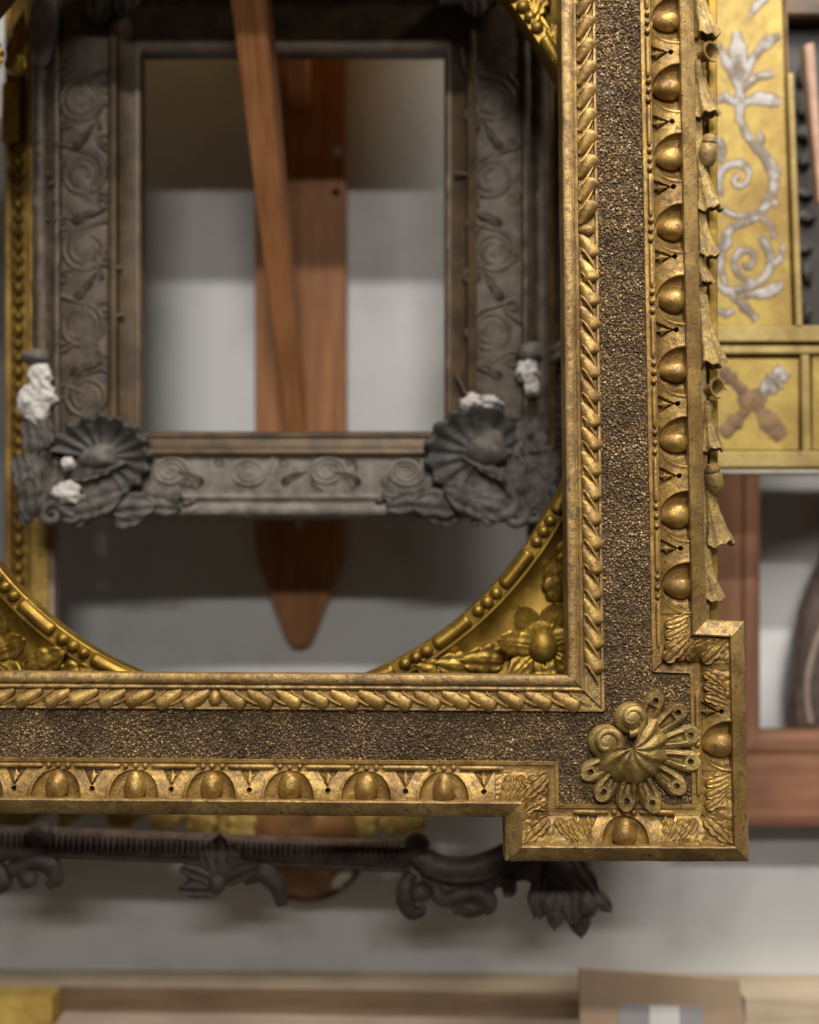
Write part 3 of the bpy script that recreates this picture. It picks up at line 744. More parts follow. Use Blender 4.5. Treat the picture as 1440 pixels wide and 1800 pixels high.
# ------------------------------------------------------------------ oval gilt frame
def build_oval():
    y = 0.085
    R = root('oval_gilt_frame', PV(720, 1400, y), 'bright burnished gilt frame with oval opening, beaded rim and flower in each corner', 'picture frame')
    cx, cy, ax, by = 446., 500., 618., 722.
    x0, x1, y0, y1 = -370., 1258., -400., 1405.
    th = np.linspace(0, 2*math.pi, 360)[None, :]
    dx, dy = np.cos(th), np.sin(th)
    # distance from ellipse to rectangle along each ray
    ex_, ey_ = cx+ax*dx, cy+by*dy
    tx = np.where(dx > 0, (x1-ex_)/np.where(np.abs(dx) < 1e-6, 1e-6, dx), (x0-ex_)/np.where(np.abs(dx) < 1e-6, -1e-6, dx))
    ty = np.where(dy > 0, (y1-ey_)/np.where(np.abs(dy) < 1e-6, 1e-6, dy), (y0-ey_)/np.where(np.abs(dy) < 1e-6, -1e-6, dy))
    lim = np.minimum(tx, ty)
    prof = [(0, -46), (0, -2), (2, 0), (5, 0), (6, 0), (9, 0), (25, 0), (27, 3), (31, 3), (34, -3), (48, -11), (62, -14), (80, -12), (110, -6), (150, 0), (900, 6), (901, -46)]
    o = np.array([p[0] for p in prof], float)[:, None]; h = np.array([p[1] for p in prof], float)[:, None]
    oo = np.minimum(o, lim*np.where(o > 800, 1, .97))
    X = ex_+oo*dx; Y = ey_+oo*dy
    child('spandrel', sheet('spandrel', P(X, Y, y, h+0*th+.4*fnoise(X/40, Y/40, 1)), M['gilt_bright'], 40), R)
    # outer edge strip
    for a, b in (((x1-14, y0), (x1+4, y1)),):
        child('edge_strip', extrude_px('edge_strip', [(a[0], a[1]), (b[0]-2, a[1]), (b[0]+2, b[1]-60), (a[0]+4, b[1]-60)], y-.012, y+.02, M['gilt_bright'], 30, .001), R)
    # beads and reels along the rim
    bead = egg('bead', M['gilt_bright'], 12, 11, 12, 0, 14, 10)
    per = []
    aa = np.linspace(0, 2*math.pi, 4000); ex2 = cx+(ax+13)*np.cos(aa); ey2 = cy+(by+13)*np.sin(aa)
    ds = np.concatenate([[0], np.cumsum(np.hypot(np.diff(ex2), np.diff(ey2)))])
    L = ds[-1]; nrep = 27; st = L/nrep
    for k in range(nrep):
        s0 = k*st+22
        def at(s): return np.interp(s % L, ds, ex2), np.interp(s % L, ds, ey2)
        sb = np.linspace(s0, s0+st-82, 20); bx, by_ = at(sb)
        vis = (bx > -60) & (bx < 1040) & (by_ > -60) & (by_ < 1240)
        if vis.any():
            r = 12.5*np.clip(np.minimum(np.linspace(0, 1, 20), np.linspace(1, 0, 20))*18+.5, 0, 1)**.5
            child('reel', tube('reel', P(bx, by_, y, 1), r*(DIST+y)/FPX, M['gilt_bright'], 10, ref=(0, -1, 0)), R)
        for q in range(3):
            bx, by_ = at(s0+st-82+17+q*22)
            if -40 < bx < 1020 and -40 < by_ < 1220: put(bead, 'bead', R, bx, by_, y, h=2, s=rng.uniform(.92, 1.05))
    # corner flower and acanthus leaves, bottom right
    boss = blob('boss', M['gilt_bright'], 1, .02)
    pet = leaf('flower_petal', M['gilt_bright'], 62, 21, 11, 2, 16, .10, 2, n=44, m=21, fan=.9, rib=.7, tipw=.5)
    lf = [leaf('acanthus_leaf', M['gilt_bright'], 95, 27, 16, 4, 14, .32, k, n=50, m=19, fan=.7, rib=1.5, bend=b) for k, b in ((1, 12), (2, -14), (3, 0))]
    fl = [leaf('acanthus_leaf', M['gilt_bright'], 96, 34, 15, 3, 10, .15, k, n=50, m=21, fan=.8, rib=1.6, tipw=.3, bend=b) for k, b in ((1, 16), (2, -18), (3, 0))]
    def corner(fx, fy, mir):
        put(boss, 'boss', R, fx, fy, y, sx=25, sy=28, sz=19, h=34)
        for k in range(7): put(pet, 'flower_petal', R, fx+14*math.sin(math.radians(k*51.4+20)), fy-14*math.cos(math.radians(k*51.4+20)), y, rot=-k*51.4-20, s=1.12, h=17+4*(k % 2))
        L = [(-82, 30, 78, 1.0, 1), (26, -86, 10, .95, 2), (-140, 44, 82, .9, 2), (48, -140, 2, .8, 1), (-195, 54, 84, .75, 0), (30, 40, -140, .8, 1)]
        for dx, dy, rot, s, v in L:
            put(fl[v], 'acanthus_leaf', R, fx+mir*dx*.9+mir*10, fy+dy*.9, y, rot=mir*rot, s=s*.85, h=-6)
    corner(952, 1135, 1); corner(-20, 1150, -1)
    for px, py, rot in ((985, 40, 160), (960, -20, 150), (1010, 90, 170), (-30, 60, 200), (-90, -10, 210)):
        put(lf[1], 'acanthus_leaf', R, px, py, y, rot=rot, s=.8, h=-6)
build_oval()

# ------------------------------------------------------------------ tarnished carved frame with corner shells
def spiral(name, r, turns, mat, w, cw=1, tail=0., flat=1.0):
    s = np.linspace(0, 1, 64); a = s*turns*2*math.pi*cw
    rad = r*(1-s)**.8*.95+.07*r
    x = rad*np.cos(a); yv = rad*np.sin(a)
    if tail:
        q = np.linspace(1, 0, 14)[:-1]
        x = np.concatenate([r*1.02+q*tail*.35, x]); yv = np.concatenate([-cw*q*tail, yv]); s = np.concatenate([0*q, s])
    return tube(name, np.stack([x, yv, 0*x], -1), w*(1.15-.5*s), mat, 8, flat)

def build_tarnished():
    y = 0.235
    R = root('tarnished_carved_frame', PV(512, 905, y), 'dark tarnished frame with scroll frieze, shell corners and white plaster repairs', 'picture frame')
    outer = (58, -380, 966, 908); inner = (247, 88, 782, 757)  # top side stretched out of view to keep light off the upper wall
    prof = [(0, -135), (0, 6), (.03, 12), (.08, 14), (.13, 11), (.16, 3), (.19, 5), (.22, 9), (.25, 8), (.27, -1), (.32, 0), (.5, 3), (.66, 0), (.69, -1), (.70, 6), (.74, 9), (.78, 6), (.80, -6), (.86, -12), (.93, -16), (.94, -11), (.98, -11), (1, -14), (1, -135)]  # back edges deepened so the bottom rail shades more wall
    # the frieze and mouldings, then the sight liner
    k = [i for i, p in enumerate(prof) if p[0] >= .70][0]
    frame_sides(R, outer, inner, y, prof[:k+1], {'l': M['tarnish'], 'r': M['tarnish'], 't': M['tarnish'], 'b': M['dusty_lit']}, 160, 1.3)
    frame_sides(R, outer, inner, y, prof[k:], M['liner'], 40, .4, 'liner', sides='b')
    frame_sides(R, outer, inner, y, prof[k:-1]+[(1, -45)], M['liner'], 40, .4, 'liner', sides='ltr')
    child('added_shade_box', extrude_px('added_shade_box', [(112, 764), (912, 764), (912, 902), (112, 902)], .318, .46, M['darkedge']), R)  # unseen box added behind the bottom rail to block light on the wall
    sc = [spiral('scroll', 40, 2.7, M['tarnish'], 5.2, c, 44, .62) for c in (1, -1)]
    scd = [spiral('scroll', 40, 2.7, M['dusty_lit'], 5.2, c, 44, .62) for c in (1, -1)]
    curlm = [spiral('tendril', 15, 1.4, M['tarnish'], 3.6, c, 26, .7) for c in (1, -1)]
    for k in range(13):
        for cxx in (150, 866):
            put(curlm[k % 2], 'tendril', R, cxx+(34 if k % 2 else -36), 110+k*48+rng.uniform(-8, 8), y, rot=rng.uniform(0, 360), s=rng.uniform(.75, 1.1), h=1)
    for k in range(9): put(curlm[k % 2], 'tendril', R, 268+k*58+rng.uniform(-6, 6), 829+(16 if k % 2 else -16), y, rot=rng.uniform(0, 360), s=.6, h=1)
    stroke = leaf('stroke_leaf', M['tarnish'], 62, 9, 7, 2, 2, .2, 5, bend=16)
    strokeb = leaf('stroke_leaf', M['tarnish'], 62, 9, 7, 2, 2, .2, 5, bend=-16)
    for j, (px, py) in enumerate([(146, 178), (146, 306), (150, 440), (143, 573), (153, 697)]):
        put(sc[j % 2], 'scroll', R, px, py, y, rot=90, s=1.0, h=.2)
        put(stroke if j % 2 else strokeb, 'stroke_leaf', R, px-18, py+85, y, rot=-55, s=.95, h=0)
        put(stroke, 'stroke_leaf', R, px+32, py+52, y, rot=30, s=.6, h=0)
    for j, (px, py) in enumerate([(866, 178), (864, 312), (868, 442), (864, 580)]):
        put(sc[(j+1) % 2], 'scroll', R, px, py, y, rot=90, s=.98, h=.2)
        put(strokeb if j % 2 else stroke, 'stroke_leaf', R, px+18, py+85, y, rot=50, s=.95, h=0)
        put(strokeb, 'stroke_leaf', R, px-30, py+52, y, rot=-30, s=.6, h=0)
    for j, px in enumerate([300, 437, 576, 714]):
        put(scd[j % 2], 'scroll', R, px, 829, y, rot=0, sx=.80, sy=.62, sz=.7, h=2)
        put(stroke if j % 2 else strokeb, 'stroke_leaf', R, px+58, 850, y, rot=-50 if j % 2 else 50, s=.8, sy=.8, h=0)
    # beaded line on the lower moulding
    pear = egg('bead', M['tarnish'], 4.2, 3.6, 3.5, 0, 8, 6)
    # fluted shells
    def shell(px, py, Rr, a0, a1, name='shell'):
        th = np.radians(np.linspace(a0, a1, 120))[:, None]; q = np.linspace(0, 1, 26)[None, :]
        nr = 11
        fl = np.cos((th-math.radians(a0))/(math.radians(a1-a0))*2*math.pi*nr)
        r = Rr*(.10+.90*q)*(1+.045*fl*q)
        h = 12+26*(q-.35)**2*2+5.5*fl*q*(q < 1.1)+8*np.exp(-(q/.25)**2)+.8*fnoise(th*7, q*9, 3)
        h = h-10*sstep(.93, 1, q)
        X = px+r*np.cos(th); Y = py-r*np.sin(th)*.86
        T = P(X, Y, y, h); B = P(X, Y, y, 0*h-2)
        o = child(name, solid(name, T, B, M['shellgrey'], 60), R); return o
    s1 = shell(182, 806, 86, -60, 172); s2 = shell(845, 800, 98, 2, 262)
    lip = leaf('shell_lip', M['tarnish_grey'], 100, 13, 14, 5, 4, .25, 4, bend=-20)
    put(lip, 'shell_lip', R, 128, 838, y, rot=-88, s=1.05, h=10); put(lip, 'shell_lip', R, 905, 842, y, rot=80, s=1.0, h=12, sx=-1.0)
    knob = blob('knob', M['tarnish_grey'], 5, .15)
    put(knob, 'knob', R, 178, 806, y, sx=34, sy=24, sz=22, h=14); put(knob, 'knob', R, 856, 790, y, sx=38, sy=34, sz=24, h=14)
    # corner foliage
    lv = [leaf('corner_leaf', M['tarnish_grey'], 80, 27, 18, 2, 18, .2, k, bend=b, rib=3.0, tipw=.4, fan=.8) for k, b in ((1, 14), (2, -16), (4, 24), (6, -6))]
    sv = [spiral('corner_scroll', 24, 1.3, M['tarnish_grey'], 11, c, 34) for c in (1, -1)]
    lft = [(60, 905, 8, 1.0, 0), (86, 880, -24, 1.0, 1), (70, 845, 20, .9, 2), (48, 860, 6, .9, 3), (110, 905, -70, 1.05, 0), (150, 893, -82, 1.1, 1), (200, 895, -76, 1.1, 0), (245, 888, -78, 1.0, 2), (130, 920, -60, .7, 3), (205, 915, -84, .8, 3), (62, 800, -6, .9, 1), (84, 790, 14, .8, 0), (55, 920, 30, .6, 2), (285, 880, -92, .6, 1), (100, 850, 40, .6, 2)]
    for px, py, rot, s, v in lft: put(lv[v], 'corner_leaf', R, px, py, y, rot=rot, s=s*.9, h=rng.uniform(4, 13), tilt=rng.uniform(-8, 10))
    for px, py, rot, s, v in lft: put(lv[v], 'corner_leaf', R, 1002-px, py-4, y, rot=-rot, s=s*.98, sx=-s*.98, h=rng.uniform(4, 13), tilt=rng.uniform(-8, 10))
    for px, py, s, v in ((95, 905, .8, 0), (60, 880, .7, 1), (880, 885, 1.1, 1), (925, 800, .9, 0), (938, 905, .7, 0), (905, 905, .8, 1)): put(sv[v], 'corner_scroll', R, px, py, y, rot=40, s=s, h=14)
    for k, (px, py) in enumerate([(330, 886), (318, 892), (340, 880), (232, 915), (250, 908), (216, 922), (668, 880), (685, 888), (700, 876), (742, 905), (760, 912), (800, 916), (835, 918), (862, 915)]):
        put(knob, 'knob', R, px, py, y, rot=k*37, sx=9, sy=7, sz=9, h=9)
    put(knob, 'knob', R, 66, 630, y, sx=25, sy=15, sz=18, h=12, label='grey rounded knob above a white plaster repair'); put(knob, 'knob', R, 930, 622, y, sx=25, sy=20, sz=18, h=12)
    for k, (px, py, a, b, c) in enumerate([(76, 668, 21, 30, 16), (68, 706, 32, 34, 17), (62, 738, 12, 16, 12), (125, 868, 23, 21, 13), (125, 817, 12, 11, 10), (926, 655, 23, 26, 15), (934, 683, 13, 17, 12), (843, 712, 34, 17, 17)]):
        put(blob('plaster_repair', M['plaster'], k+2, .27, 3.0, n=34, m=24), 'plaster_repair', R, px, py, y, sx=a, sy=b, sz=c, h=14 if k not in (3, 4) else 24)
    put(blob('filler_lump', M['lilac'], 9, .12, 2.4), 'filler_lump', R, 80, 50, y, sx=25, sy=82, sz=16, h=14)
    put(lv[0], 'corner_leaf', R, 215, -30, y, rot=200, s=1.0, h=10); put(lv[1], 'corner_leaf', R, 180, -20, y, rot=170, s=1.0, h=10)
    for rot in (150, 175, 200, 225): put(lv[rot % 4], 'corner_leaf', R, 832, -30, y, rot=rot, s=1.0, h=10)
    for k in range(14): put(knob, 'knob', R, 66+rng.uniform(-4, 40), 230+rng.uniform(0, 160), y, s=rng.uniform(1.8, 3.4), h=13)
build_tarnished()

# ------------------------------------------------------------------ beaded gilt frame behind it
def build_beaded():
    y = 0.335
    R = root('beaded_gilt_frame', PV(510, 1330, y), 'old gilt frame with bead rows, half hidden behind the tarnished carved frame', 'picture frame')
    outer = (10, -450, 1012, 1340); inner = (93, 82, 930, 1215)  # unseen top made extra tall to block lamp light above
    prof = [(0, -50), (0, 6), (.05, 9), (.12, 8), (.15, 0), (.42, 0), (.45, 7), (.52, 8), (.55, 3), (.75, -2), (.88, -4), (.9, -8), (1, -9), (1, -50)]
    kk = 11
    frame_sides(R, outer, inner, y, prof[:kk+1], M['gilt_old'], 40, .4)
    frame_sides(R, outer, inner, y, prof[kk:], M['pinkboard'], 20, .2, 'sight_edge')
    bd = blob('bead', M['gilt_bright'], 2, .05, n=12, m=9)
    for k in range(44):
        py = 140+k*24.5
        put(bd, 'bead', R, 34, py, y, sx=10, sy=11 if k % 3 else 15, sz=10, h=3)
    tw = leaf('leaf_tip', M['gilt_bright'], 110, 22, 12, 3, 14, .25, 3, bend=8)
    put(tw, 'leaf_tip', R, 30, 135, .20, rot=-4, s=1.05, h=6)
    child('corner_block', extrude_px('corner_block', [(2, 145), (30, 143), (27, 244), (0, 246)], y-.022, y+.005, M['gilt_old'], 30, .002), R)
build_beaded()

# ------------------------------------------------------------------ hanging board on the wall with its arms
def build_board():
    yb = YW-.026
    R = root('hanging_board', PV(528, 1137, YW), 'varnished pine board with pointed lower end fixed upright to the wall', 'board')
    pts = [(447, -420), (612, -420), (608, 955), (604, 985), (569, 1075), (556, 1110), (546, 1129), (531, 1138), (515, 1136), (503, 1122), (494, 1100), (483, 1070), (453, 990), (448, 955)]
    child('plank', extrude_px('plank', pts, yb, YW-.0005, M['pine'], 30, .003), R)
    scr = revolve('screw', [(.1, 4), (5, 3.4), (8, 1.5), (9, -1), (9, -3)], M['steel'], 16)
    for px, py in ((590, 267), (527, 920)): put(scr, 'screw', R, px, py, yb, h=1.5)
    put(revolve('screw_hole', [(.1, .6), (7, .5), (8, -1)], M['hole'], 14), 'screw_hole', R, 590, 338, yb)
    def arm(label, p0, y0, w0, p1, y1, w1, side, name='pine_batten'):
        A = P(*p0, y0); B = P(*p1, y1)
        r = root(name, Vector(B), label, 'batten')
        n = 24; s = np.linspace(0, 1, n)
        ctr = A[None]*(1-s[:, None])+B[None]*s[:, None]
        k = (DIST+(y0+(y1-y0)*s))/FPX; hw = .5*(w0+(w1-w0)*s)*k
        th = side*(1-.25*s)
        nrm = np.array([0, -(A-B)[2], (A-B)[1]]); nrm = nrm/np.linalg.norm(nrm); nrm = nrm if nrm[1] < 0 else -nrm
        b = .0025
        ring = [(-1, 1, 0, -b), (-1, 1, b, 0), (1, 1, -b, 0), (1, 1, 0, -b), (1, -1, 0, 0), (-1, -1, 0, 0)]
        V = np.stack([ctr+(sx*hw+ox)[:, None]*np.array([1., 0, 0])+((th/2*sy)+oy)[:, None]*nrm for sx, sy, ox, oy in ring], 1)
        v = V.reshape(-1, 3); f = list(gridfaces(n, 6, wrap=True))+[tuple(range(6)), tuple(range((n-1)*6, n*6))]
        me = mk('batten', v, f, M['pine_arm'], 30); fixnormals(me)
        o = child('batten', me, r); return r
    arm('tapering reddish pine batten slanting down in front of the hanging board', (428, -130), .13, 66, (524, 775), yb+.004, 28, .06)
    arm('short dark pine batten jutting from the upper hanging board', (512, -60), .27, 46, (528, 165), yb+.004, 34, .06)
build_board()

# ------------------------------------------------------------------ ribbed dark wooden frame along the bottom
def build_ribbed():
    y = 0.20
    R = root('ribbed_wooden_frame', PV(520, 1530, y), 'dark brown ribbed wooden frame with carved leaves and scrolls along its lower edge', 'picture frame')
    def bar(x0, yt0, yb0, x1, yt1, yb1, name='ribbed_bar'):
        n = int(abs(x1-x0)/1.3) if abs(x1-x0) > 40 else 400
        a = np.linspace(0, 1, n)[None, :]; t = np.linspace(0, 1, 9)[:, None]
        X = x0+(x1-x0)*a+0*t; Y = (yt0+(yt1-yt0)*a)*(1-t)+(yb0+(yb1-yb0)*a)*t
        H = 16*np.sin(np.pi*np.clip(t*.9+.08, 0, 1))**.6+6*np.sin(X/10*2*math.pi)*np.sin(np.pi*t)**.5*(t < .78)
        H[0] = -26; H[-1] = -26
        return child(name, sheet(name, P(X, Y, y, H), M['darkwood'], 60), R)
    bar(-260, 1446, 1487, 722, 1483, 1530)
    child('lower_edge', tube('lower_edge', P(np.linspace(-260, 722, 30), np.linspace(1488, 1529, 30), y, 3), 5*(DIST+y)/FPX, M['darkedge'], 8, ref=(0, -1, 0)), R)
    # upright right side, seen in the gap beside the tarnished frame
    n = 900; a = np.linspace(0, 1, n)[:, None]; t = np.linspace(0, 1, 7)[None, :]
    Y = -150+1600*a+0*t; X = 974+52*t+4*a
    H = 14*np.sin(np.pi*np.clip(t*.9+.05, 0, 1))**.6+6*np.sin(Y/10*2*math.pi)*np.sin(np.pi*t)**.5; H[:, 0] = -20; H[:, -1] = -20
    child('ribbed_bar', sheet('ribbed_bar', P(X, Y, .29, H), M['darkwood'], 60), R)
    dowel = tube('dowel', [(0, 0, 0), (6, 4, 0), (40, 24, 4)], [9, 11, 11], M['darkwood'], 10)
    put(dowel, 'dowel', R, 962, 640, .29, s=.9, h=20); put(dowel, 'dowel', R, 966, 622, .29, s=.8, h=20)
    k = (DIST+y)/FPX
    def strip(name, pts, rad, mat=M['darkwood'], flat=.8, h=4):
        pts = np.array(pts, float); q = np.linspace(0, 1, len(pts)); s = np.linspace(0, 1, 40)
        def cr(v):
            return np.interp(s, q, v)
        X, Y = cr(pts[:, 0]), cr(pts[:, 1])
        for _ in range(6):
            X[1:-1] = (X[:-2]+2*X[1:-1]+X[2:])/4; Y[1:-1] = (Y[:-2]+2*Y[1:-1]+Y[2:])/4
        r = np.interp(s, np.linspace(0, 1, len(rad)), rad)
        return child(name, tube(name, P(X, Y, y, h), r*k, mat, 12, flat, ref=(0, -1, 0)), R)
    # right part: cupped scroll, hanging volutes, corner foliage
    strip('cupped_scroll', [(735, 1470), (728, 1490), (742, 1512), (780, 1528), (830, 1528), (880, 1510), (930, 1480), (970, 1450)], [13, 20, 23, 23, 23, 23, 22, 20])
    strip('scroll_edge', [(728, 1500), (745, 1530), (790, 1546), (840, 1545), (890, 1528), (940, 1500)], [7, 9, 9, 9, 8, 7], M['darkedge'], h=12)
    knob = blob('knob', M['darkwood'], 2, .08)
    put(knob, 'knob', R, 734, 1482, y, sx=23, sy=21, sz=18, h=14)
    strip('hanging_scroll', [(722, 1535), (712, 1560), (712, 1585), (722, 1604), (740, 1603), (743, 1590)], [12, 16, 16, 14, 10, 5])
    put(knob, 'knob', R, 740, 1565, y, sx=19, sy=18, sz=16, h=14)
    strip('hanging_scroll', [(765, 1555), (770, 1575), (785, 1585), (800, 1572), (850, 1568), (862, 1590), (850, 1604)], [10, 14, 12, 14, 18, 16, 8])
    strip('hanging_scroll', [(795, 1600), (815, 1590), (838, 1598), (838, 1606)], [8, 16, 16, 8], h=10)
    put(knob, 'knob', R, 828, 1592, y, sx=26, sy=18, sz=18, h=14, label='worn reddish scroll end')
    child('scroll_web', extrude_px('scroll_web', [(735, 1530), (900, 1525), (1000, 1480), (1040, 1520), (1000, 1575), (960, 1570), (925, 1548), (880, 1552), (860, 1580), (780, 1575), (745, 1560)], y-.003, y+.012, M['darkwood'], 30), R)
    strip('hanging_scroll', [(870, 1545), (895, 1548), (898, 1566), (884, 1570)], [14, 14, 11, 7])
    lf = [leaf('carved_leaf', M['darkwood'], 88, 25, 17, 2, 14, .12, k_, bend=b, rib=3.2, tipw=.45, fan=.85) for k_, b in ((1, 14), (3, -14), (5, 0))]
    for px, py, rot, s, v in [(975, 1530, 172, .95, 2), (1000, 1535, 195, 1.0, 0), (955, 1545, 155, .75, 1), (1020, 1550, 218, .8, 1), (1010, 1560, 186, .95, 2), (985, 1560, 178, .8, 0), (960, 1560, 165, .6, 2), (1000, 1500, 205, .9, 1)]:
        put(lf[v], 'carved_leaf', R, px, py, y, rot=rot, s=s, h=6)
    put(knob, 'knob', R, 1030, 1585, y, sx=20, sy=26, sz=20, h=14); put(knob, 'knob', R, 962, 1585, y, sx=16, sy=20, sz=16, h=14); put(knob, 'knob', R, 985, 1530, y, sx=30, sy=30, sz=22, h=8)
    # middle palmette
    for rot, s, v in ((0, 1.0, 2), (32, .85, 0), (-32, .85, 1), (58, .8, 1), (-58, .85, 0)):
        put(lf[v], 'carved_leaf', R, 390, 1545, y, rot=rot, s=s*.98, h=10)
    put(lf[1], 'carved_leaf', R, 392, 1560, y, rot=78, s=.85, h=4); put(lf[0], 'carved_leaf', R, 366, 1552, y, rot=62, s=.62, h=2)
    strip('drooping_leaf', [(430, 1545), (465, 1530), (488, 1552), (498, 1590)], [10, 19, 17, 10], h=8)
    strip('drooping_leaf', [(360, 1540), (335, 1525), (318, 1530)], [10, 13, 6], h=4)
    put(knob, 'knob', R, 385, 1548, y, sx=16, sy=18, sz=15, h=18, label='leaf tip chipped to pale gesso')
    # left pieces
    put(knob, 'knob', R, 75, 1465, y, sx=24, sy=22, sz=18, h=14)
    strip('cupped_scroll', [(-60, 1500), (10, 1490), (60, 1490), (88, 1472)], [22, 22, 20, 16])
    strip('hanging_scroll', [(-60, 1540), (-10, 1520), (10, 1550), (-10, 1565)], [18, 18, 16, 12]); strip('hanging_scroll', [(20, 1530), (60, 1510), (92, 1520), (100, 1545), (85, 1556)], [14, 17, 18, 15, 9])
    put(knob, 'knob', R, 53, 1542, y, sx=18, sy=17, sz=15, h=14)
build_ribbed()

# ------------------------------------------------------------------ gilt crested carving showing under the sanded frame
def build_cresting():
    y = 0.452
    R = root('gilt_crested_carving', PV(530, 1578, y), 'rounded gold and amber carving hanging low behind the ribbed frame', 'carving')
    th = np.linspace(0, 2*math.pi, 60, endpoint=False)
    me = extrude_px('backing', list(zip(520+235*np.cos(th), 1385+98*np.sin(th))), y, y+.02, M['gilt_lit'], 30, .004); child('backing', me, R)
    q = np.linspace(0, 1, 16)[None, :]; t2 = np.linspace(0, 2*math.pi, 60)[:, None]
    X = 540+105*q*np.cos(t2); Y = 1468+110*q*np.sin(t2); H = 46*np.sqrt(1-q**2*.98)+0*t2+2*fnoise(X/30, Y/30, 2)
    child('bowl', sheet('bowl', P(X, Y, y, H), M['amber'], 60), R)
    child('bowl_rim', tube('bowl_rim', P(540+106*np.cos(t2[:, 0]), 1468+111*np.sin(t2[:, 0]), y, 4), 7*(DIST+y)/FPX, M['darkedge'], 8, ref=(0, -1, 0)), R)
    lf = leaf('gilt_leaf', M['gilt_lit'], 70, 32, 14, 3, 8, .2, 3, tipw=.5, fan=.8)
    for k, (px, rot) in enumerate([(318, 130), (365, 165), (430, 178), (480, 185), (585, 178), (630, 190), (675, 215), (700, 225)]): put(lf, 'gilt_leaf', R, px, 1415+abs(px-510)*-.04, y, rot=rot, s=.95, h=10)
    chip = blob('gesso_chip', M['cream'], 4, .2); put(chip, 'gesso_chip', R, 602, 1540, y, rot=40, sx=20, sy=11, sz=8, h=28)
    for px in (18, 108, 210):
        r = root('gilt_lump', PV(px, 1452, y), {18: 'gilt carved lump above the ribbed bar beside the left picture edge', 108: 'narrow gilt carved lump above the ribbed bar', 210: 'rounded gilt carved lump above the ribbed bar, nearest the leaf'}[px], 'carving', 'gilt lumps above the ribbed bar')
        w = {18: 34, 108: 9, 210: 24}[px]
        child('lump', extrude_px('lump', [(px-w, 1380), (px+w, 1380), (px+w, 1450), (px+w*.6, 1458), (px-w*.6, 1458), (px-w, 1450)], y-.015, YW-.001, M['gilt_old'], 30, .003), r)
build_cresting()

